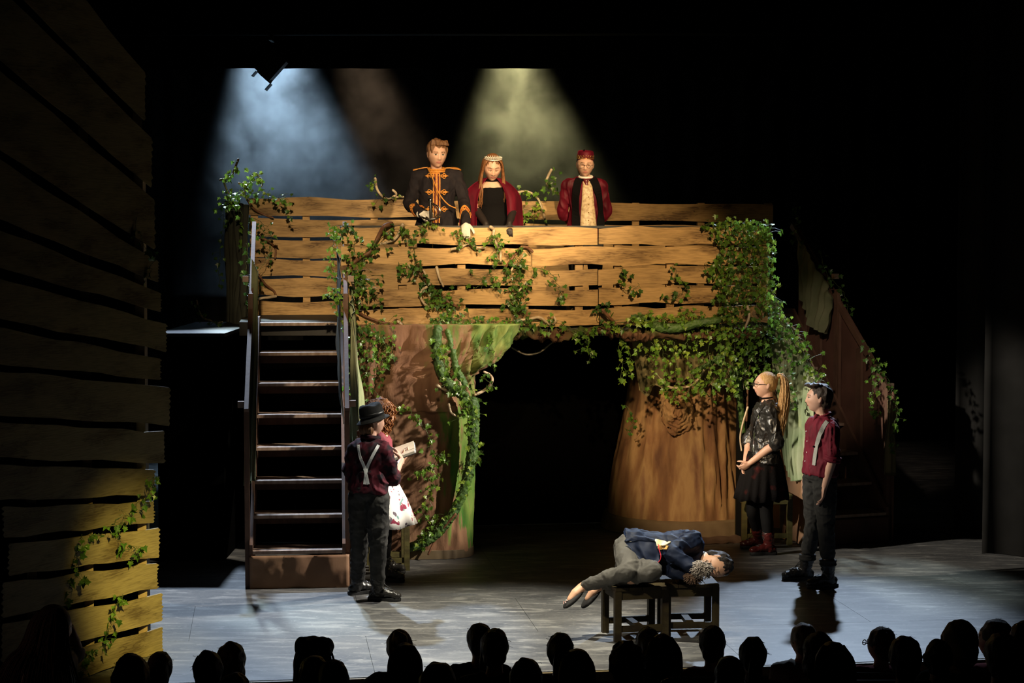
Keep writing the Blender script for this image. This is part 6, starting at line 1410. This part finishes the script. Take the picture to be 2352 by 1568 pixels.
# platform's left end
V('ivy sprig on the highest dark branch at the platform\'s left end', [(547, 366), (538, 388), (528, 410), (510, 412)], 17.97, 14, .03, tone='ny')
V('bright ivy clump around the question-mark branch', [(600, 410), (580, 402), (570, 425), (548, 445), (530, 455), (520, 470)], 17.97, 44, .06, tone='nyy')
V('bright ivy trailing right along the rear fence top from the bushy clump', [(545, 448), (580, 445), (605, 440), (635, 455), (662, 444)], 17.97, 24, .05, tone='nny')
V('ivy spilling in front of the dark corner below the bushy clump', [(520, 455), (545, 470), (560, 500), (570, 540), (565, 575)], 17.75, 26, .06, tone='nn')
V('ivy strand hanging at the outermost left edge of the platform', [(512, 470), (514, 520), (508, 570), (503, 620), (506, 665)], 18.1, 15, .03, tone='nd')
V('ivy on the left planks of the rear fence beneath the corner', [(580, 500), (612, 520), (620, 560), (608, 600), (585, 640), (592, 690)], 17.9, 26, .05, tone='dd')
V('ivy hanging off the second plank at the left of the rear fence', [(650, 455), (655, 480), (668, 500)], 17.9, 6, .03, tone='dn')
V('ivy on the small lit branch in the dark left of the platform', [(452, 692), (458, 714), (470, 731), (496, 741), (512, 740)], 17.19, 12, .04, tone='dn')
V('ivy wound up the left handrail of the open-riser stairs', [(570, 560), (569, 610), (570, 660), (570, 700)], 16.2, 14, .03, tone='dn')
V('ivy sprig on the hook-shaped branch left of the uniformed actor', [(862, 408), (852, 420), (860, 438), (885, 455), (925, 450)], bi, 16, .04, tone='dy')
V('ivy sprig on the upright branch left of the actor in the fez', [(1270, 392), (1262, 412), (1256, 428), (1275, 445)], bi, 15, .04, tone='nd')
V('ivy falling over the rear fence behind the actor with the tiara', [(1186, 438), (1215, 445), (1240, 455), (1225, 480), (1205, 500), (1240, 500)], bi, 36, .06, tone='nny')
# stair post and left of the front fence
V('bright ivy column at the top of the stair\'s right handrail', [(785, 517), (772, 530), (770, 560), (762, 600), (772, 640)], 16.1, 30, .035, tone='nny')
V('bright ivy clump on the handrail below the front fence\'s left end', [(762, 660), (775, 672), (785, 690), (792, 720), (800, 745)], 15.9, 34, .05, tone='nny')
V('ivy draped over the front fence\'s top left corner', [(788, 514), (805, 522), (815, 545), (812, 570)], fi, 13, .04, tone='nd')
V('ivy twined on the thick brown branch of the front fence', [(905, 518), (880, 545), (860, 570), (838, 590), (815, 612), (812, 640)], fi, 44, .06, tone='nnd')
V('ivy hanging from the fence top right of the thick brown branch', [(925, 520), (940, 540), (948, 565), (955, 600), (952, 622)], fi, 22, .045, tone='nd')
V('dangling ivy tip under the sword hilt on the front fence', [(958, 518), (972, 530), (966, 550)], fi, 8, .03, tone='nd')
V('ivy lying on the fence top by the sword hilt', [(965, 516), (985, 513), (1000, 520), (1010, 516)], fi, 7, .02, tone='ny')
V('leafy mass at the front fence\'s left end, third and fourth planks', [(795, 620), (820, 640), (845, 640), (840, 660), (815, 675), (830, 700)], fi, 40, .06, tone='ndd')
V('loose ivy on the grey-lit plank left of the hooked branch', [(850, 690), (860, 680), (872, 690), (868, 700)], fi, 8, .04, tone='nd')
V('ivy below the white-gloved hand', [(1060, 522), (1052, 545), (1070, 560), (1085, 545), (1092, 570)], fi, 16, .035, tone='nd')
V('ivy around the S-shaped branch below the black gloves', [(1118, 545), (1145, 550), (1135, 580), (1150, 600), (1160, 620)], fi, 26, .05, tone='nnd')
V('dense ivy bunch under the arched rust-brown branch', [(1200, 572), (1185, 595), (1195, 615), (1180, 640), (1200, 655), (1185, 685), (1190, 720)], fi, 78, .06, tone='ndd')
V('ivy sprays on the plank below the S-shaped branch', [(1085, 632), (1105, 640), (1120, 630), (1145, 645), (1100, 660)], fi, 14, .045, tone='nd')
V('small ivy sprig on the third plank, right of the bunch', [(1222, 613), (1245, 620), (1262, 625), (1285, 660), (1290, 690)], fi, 18, .035, tone='nd')
V('ivy on the slanting brown branch in the middle of the fence', [(945, 612), (965, 630), (985, 655), (1010, 680)], fi, 26, .045, tone='dd')
V('large bright ivy clump around the hooked branch', [(985, 665), (1000, 690), (1020, 680), (1045, 700), (1030, 720), (1000, 735), (1040, 735), (1075, 735)], fi, 84, .06, tone='nnd')
V('ivy sprig alone on the second plank near the fence\'s left third', [(915, 600), (922, 615), (916, 630)], fi, 6, .03, tone='nd')
V('ivy twig hanging over the right stub planks near the fence\'s middle', [(1165, 690), (1185, 705), (1180, 740)], fi, 12, .03, tone='dd')
V('ivy sprig on the fourth plank, middle right of the front fence', [(1425, 612), (1440, 630), (1432, 655), (1450, 670), (1468, 650)], fi, 14, .035, tone='nd')
V('ivy sprig left of the dense curtain, lower planks', [(1545, 612), (1560, 635), (1575, 665), (1550, 680), (1530, 690)], fi, 18, .035, tone='nd')
V('ivy sprig close to the dense curtain\'s left edge', [(1620, 608), (1640, 630), (1650, 655), (1660, 680)], fi, 16, .035, tone='nd')
# swag along the fence foot
V('ivy swag along the fence foot over the green-brown trunk', [(800, 745), (840, 752), (880, 748), (930, 755), (985, 780), (1030, 755), (1085, 742), (1150, 745)], fi, 110, .06, tone='nnd')
V('ivy swag over the middle of the dark arch', [(1150, 745), (1190, 738), (1240, 745), (1280, 735), (1330, 760), (1390, 745), (1420, 755)], fi, 60, .05, tone='nnd')
V('ivy swag along the fence foot over the rust trunk', [(1420, 745), (1470, 725), (1520, 735), (1570, 720), (1620, 730), (1680, 735)], fi, 100, .06, tone='nny')
V('ivy spray pointing up from the fence foot near its middle right', [(1372, 735), (1375, 710), (1392, 700), (1400, 720)], fi, 10, .03, tone='dd')
for k, (x, y1) in enumerate(((812, 905), (828, 965), (846, 930), (862, 900), (880, 850), (900, 815))):
    V(('first', 'second', 'third', 'fourth', 'fifth', 'sixth')[k] + ' hanging ivy strand from the left end of the fence-foot swag', [(x, 750), (x + 3, 800), (x - 3, (800 + y1) // 2 + 10), (x + 2, y1)], 15.97, int((y1 - 750) / 7), .035, tone='nnd')
V('ivy thick around the fork of the green-brown trunk', [(1005, 780), (1012, 820), (1030, 870), (1060, 890), (1085, 920), (1075, 960)], 15.93, 64, .055, tone='nny')
V('ivy wound along the green root on the left trunk', [(1085, 930), (1092, 1000), (1085, 1060), (1055, 1140), (1010, 1200), (965, 1240)], 15.93, 46, .035, tone='nny')
V('ivy sprig on the curl reaching into the dark arch', [(1118, 858), (1112, 870), (1132, 880), (1125, 895)], 16.2, 9, .03, tone='nd')
V('ivy tendril hanging at the arch\'s upper left corner', [(1125, 760), (1128, 790), (1130, 820), (1132, 842)], 16.05, 10, .02, tone='nd')
V('ivy trailing over the left trunk behind the reading actor', [(905, 935), (935, 940), (965, 965), (985, 1000), (1000, 1040), (1025, 1045)], 16.0, 24, .035, tone='nny')
V('ivy spray in the middle of the left trunk', [(1022, 1035), (1000, 1065), (978, 1075), (960, 1088)], 16.0, 22, .035, tone='nny')
V('long ivy trailing down the lower left trunk', [(1018, 1085), (995, 1105), (985, 1140), (965, 1170), (990, 1190), (975, 1225), (960, 1250)], 16.0, 40, .04, tone='nny')
V('ivy tip poking out of the trunk edge into the dark arch', [(1085, 1040), (1098, 1045), (1100, 1060)], 16.1, 6, .025, tone='nd')
# over the dark arch and the rust trunk
V('ivy tuft hanging in the dark arch', [(1340, 765), (1350, 785), (1342, 800), (1362, 820)], 16.6, 18, .035, tone='nd')
_o = ['leftmost', 'second', 'third', 'fourth', 'fifth', 'sixth', 'seventh', 'eighth', 'ninth', 'tenth', 'eleventh']
for k, (x, y1) in enumerate(((1425, 880), (1440, 870), (1475, 800), (1500, 860), (1525, 890), (1550, 920), (1580, 905), (1605, 900), (1630, 915), (1655, 880), (1680, 910))):
    V(_o[k] + ' ivy strand hanging in front of the rust trunk', [(x, 748), (x - 4, 790), (x + 4, (790 + y1) // 2), (x, y1)], 16.72 + .02 * (k % 3), int((y1 - 748) / 6), .035, tone='nny')
V('sparse ivy tips on the rust trunk left of the knot', [(1440, 930), (1450, 960), (1446, 1000)], 17.3, 9, .035, tone='dn')
V('ivy sprigs around the large U-shaped branch', [(1505, 870), (1530, 895), (1560, 905), (1600, 890), (1615, 870)], 17.15, 26, .04, tone='nny')
# the dense curtain at the right end of the front fence
for k, x in enumerate((1650, 1662, 1674, 1686, 1698, 1710, 1722, 1734, 1746, 1758, 1768)):
    V(_o[k] + ' strand of the dense ivy curtain at the front fence\'s right end', [(x - 2, 512), (x + 3, 560), (x - 3, 610), (x + 3, 660), (x, 712)], lambda x: Yf(x) - .07, 30, .04, tone='nnd' if k < 7 else 'nny', group='dense ivy curtain')
V('bright ivy crest on top of the dense curtain', [(1625, 512), (1650, 515), (1680, 508), (1710, 512), (1740, 508), (1766, 520)], lambda x: Yf(x) - .05, 46, .035, tone='nyy')
for k, (x, y0, y1) in enumerate(((1660, 715, 880), (1685, 715, 900), (1705, 720, 890), (1722, 715, 870), (1740, 710, 850), (1758, 700, 860), (1776, 690, 850))):
    V(_o[k] + ' ivy strand falling below the dense curtain, behind the actor in the leather jacket', [(x, y0), (x + 4, y0 + 50), (x - 4, y1 - 50), (x + 2, y1)], 16.78 + .015 * k, int((y1 - y0) / 5), .045, tone='nnd')
V('bright ivy trailing down the inner handrail of the shadowed staircase', [(1775, 690), (1800, 740), (1830, 770), (1850, 810), (1868, 850), (1885, 872)], 16.9, 70, .05, tone='nny')
V('ivy hanging on the pale muslin beside the actor in the leather jacket', [(1805, 760), (1815, 820), (1808, 880), (1815, 940)], 16.85, 34, .045, tone='nd')
V('ivy on the outer handrail of the shadowed staircase, upper part', [(1880, 575), (1900, 630), (1930, 660), (1945, 700), (1945, 740)], 17.9, 18, .03, tone='dd')
V('ivy on the outer handrail of the shadowed staircase, lower part', [(1985, 780), (2005, 830), (2030, 860), (2045, 880)], 17.0, 18, .03, tone='nd')
V('lit ivy hanging inside the outer handrail at the far staircase', [(2012, 850), (2003, 890), (1998, 920), (2012, 960)], 16.9, 18, .025, tone='nny')
V('ivy hanging outside the newel post at the far right', [(2045, 890), (2058, 940), (2050, 990), (2042, 1040)], 16.9, 18, .025, tone='nd')
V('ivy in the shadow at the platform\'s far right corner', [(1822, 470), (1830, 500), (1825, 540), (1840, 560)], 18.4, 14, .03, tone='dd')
# on the slatted wing
wi = lambda x: Yw(x) - .07
V('ivy at the right edge of the slatted wing', [(362, 1090), (345, 1110), (345, 1140), (325, 1155)], wi, 13, .03, .042, tone='dn')
V('ivy running left along the slatted wing\'s middle planks', [(328, 1150), (300, 1175), (275, 1190), (240, 1220), (205, 1228)], wi, 22, .035, .042, tone='nd')
V('ivy hanging on the slatted wing below the middle planks', [(285, 1190), (272, 1225), (280, 1260), (312, 1255), (310, 1280)], wi, 16, .03, .042, tone='dn')
V('ivy strand down the shaded side of the slatted wing', [(190, 1225), (180, 1270), (182, 1310), (165, 1340), (158, 1390)], wi, 22, .035, .042, tone='dn')
V('ivy strand at the foot of the slatted wing', [(285, 1362), (262, 1390), (255, 1430), (240, 1475), (205, 1510), (185, 1545)], wi, 34, .035, .042, tone='nd')
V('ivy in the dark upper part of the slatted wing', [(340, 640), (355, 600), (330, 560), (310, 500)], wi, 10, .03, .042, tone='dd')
# fallen leaves
for k, (x, y) in enumerate(((640, 1345), (905, 1390), (1340, 1372), (1705, 1297), (1480, 1395))):
    pass
# ---------------------------------------------------------------- stage haze
mh = bpy.data.materials.new('stage_haze'); mh.use_nodes = True; nt = mh.node_tree; nt.nodes.clear()
out = nt.nodes.new('ShaderNodeOutputMaterial'); vp = nt.nodes.new('ShaderNodeVolumeScatter'); tc = nt.nodes.new('ShaderNodeTexCoord')
n = nt.nodes.new('ShaderNodeTexNoise'); n.inputs['Scale'].default_value = 2.3; n.inputs['Detail'].default_value = 8; n.inputs['Roughness'].default_value = .62; n.inputs['Distortion'].default_value = .6
r = nt.nodes.new('ShaderNodeMapRange'); r.inputs[1].default_value = .44; r.inputs[2].default_value = .60; r.inputs[3].default_value = .03; r.inputs[4].default_value = .36
nt.links.new(tc.outputs['Object'], n.inputs['Vector']); nt.links.new(n.outputs[0], r.inputs[0]); sx = nt.nodes.new('ShaderNodeSeparateXYZ'); nt.links.new(tc.outputs['Object'], sx.inputs[0]); hr_n = nt.nodes.new('ShaderNodeMapRange'); hr_n.interpolation_type = 'SMOOTHSTEP'
hr_n.inputs[1].default_value = -1.15; hr_n.inputs[2].default_value = .7; hr_n.inputs[3].default_value = .045; nt.links.new(sx.outputs[2], hr_n.inputs[0]); hm_n = nt.nodes.new('ShaderNodeMath'); hm_n.operation = 'MULTIPLY'
nt.links.new(r.outputs[0], hm_n.inputs[0]); nt.links.new(hr_n.outputs[0], hm_n.inputs[1]); nt.links.new(hm_n.outputs[0], vp.inputs['Density'])
nt.links.new(vp.outputs[0], out.inputs['Volume'])
hz = MB().box((0, 0, 0), (6.6, 2.6, 3.6)).build('haze', mh); hz.location = (-.7, 22.3, 3.9)
tag(hz, 'thin drifting stage haze behind the platform, lit from above', 'haze', None, 'stuff')
bpy.data.scenes.remove(WORK)
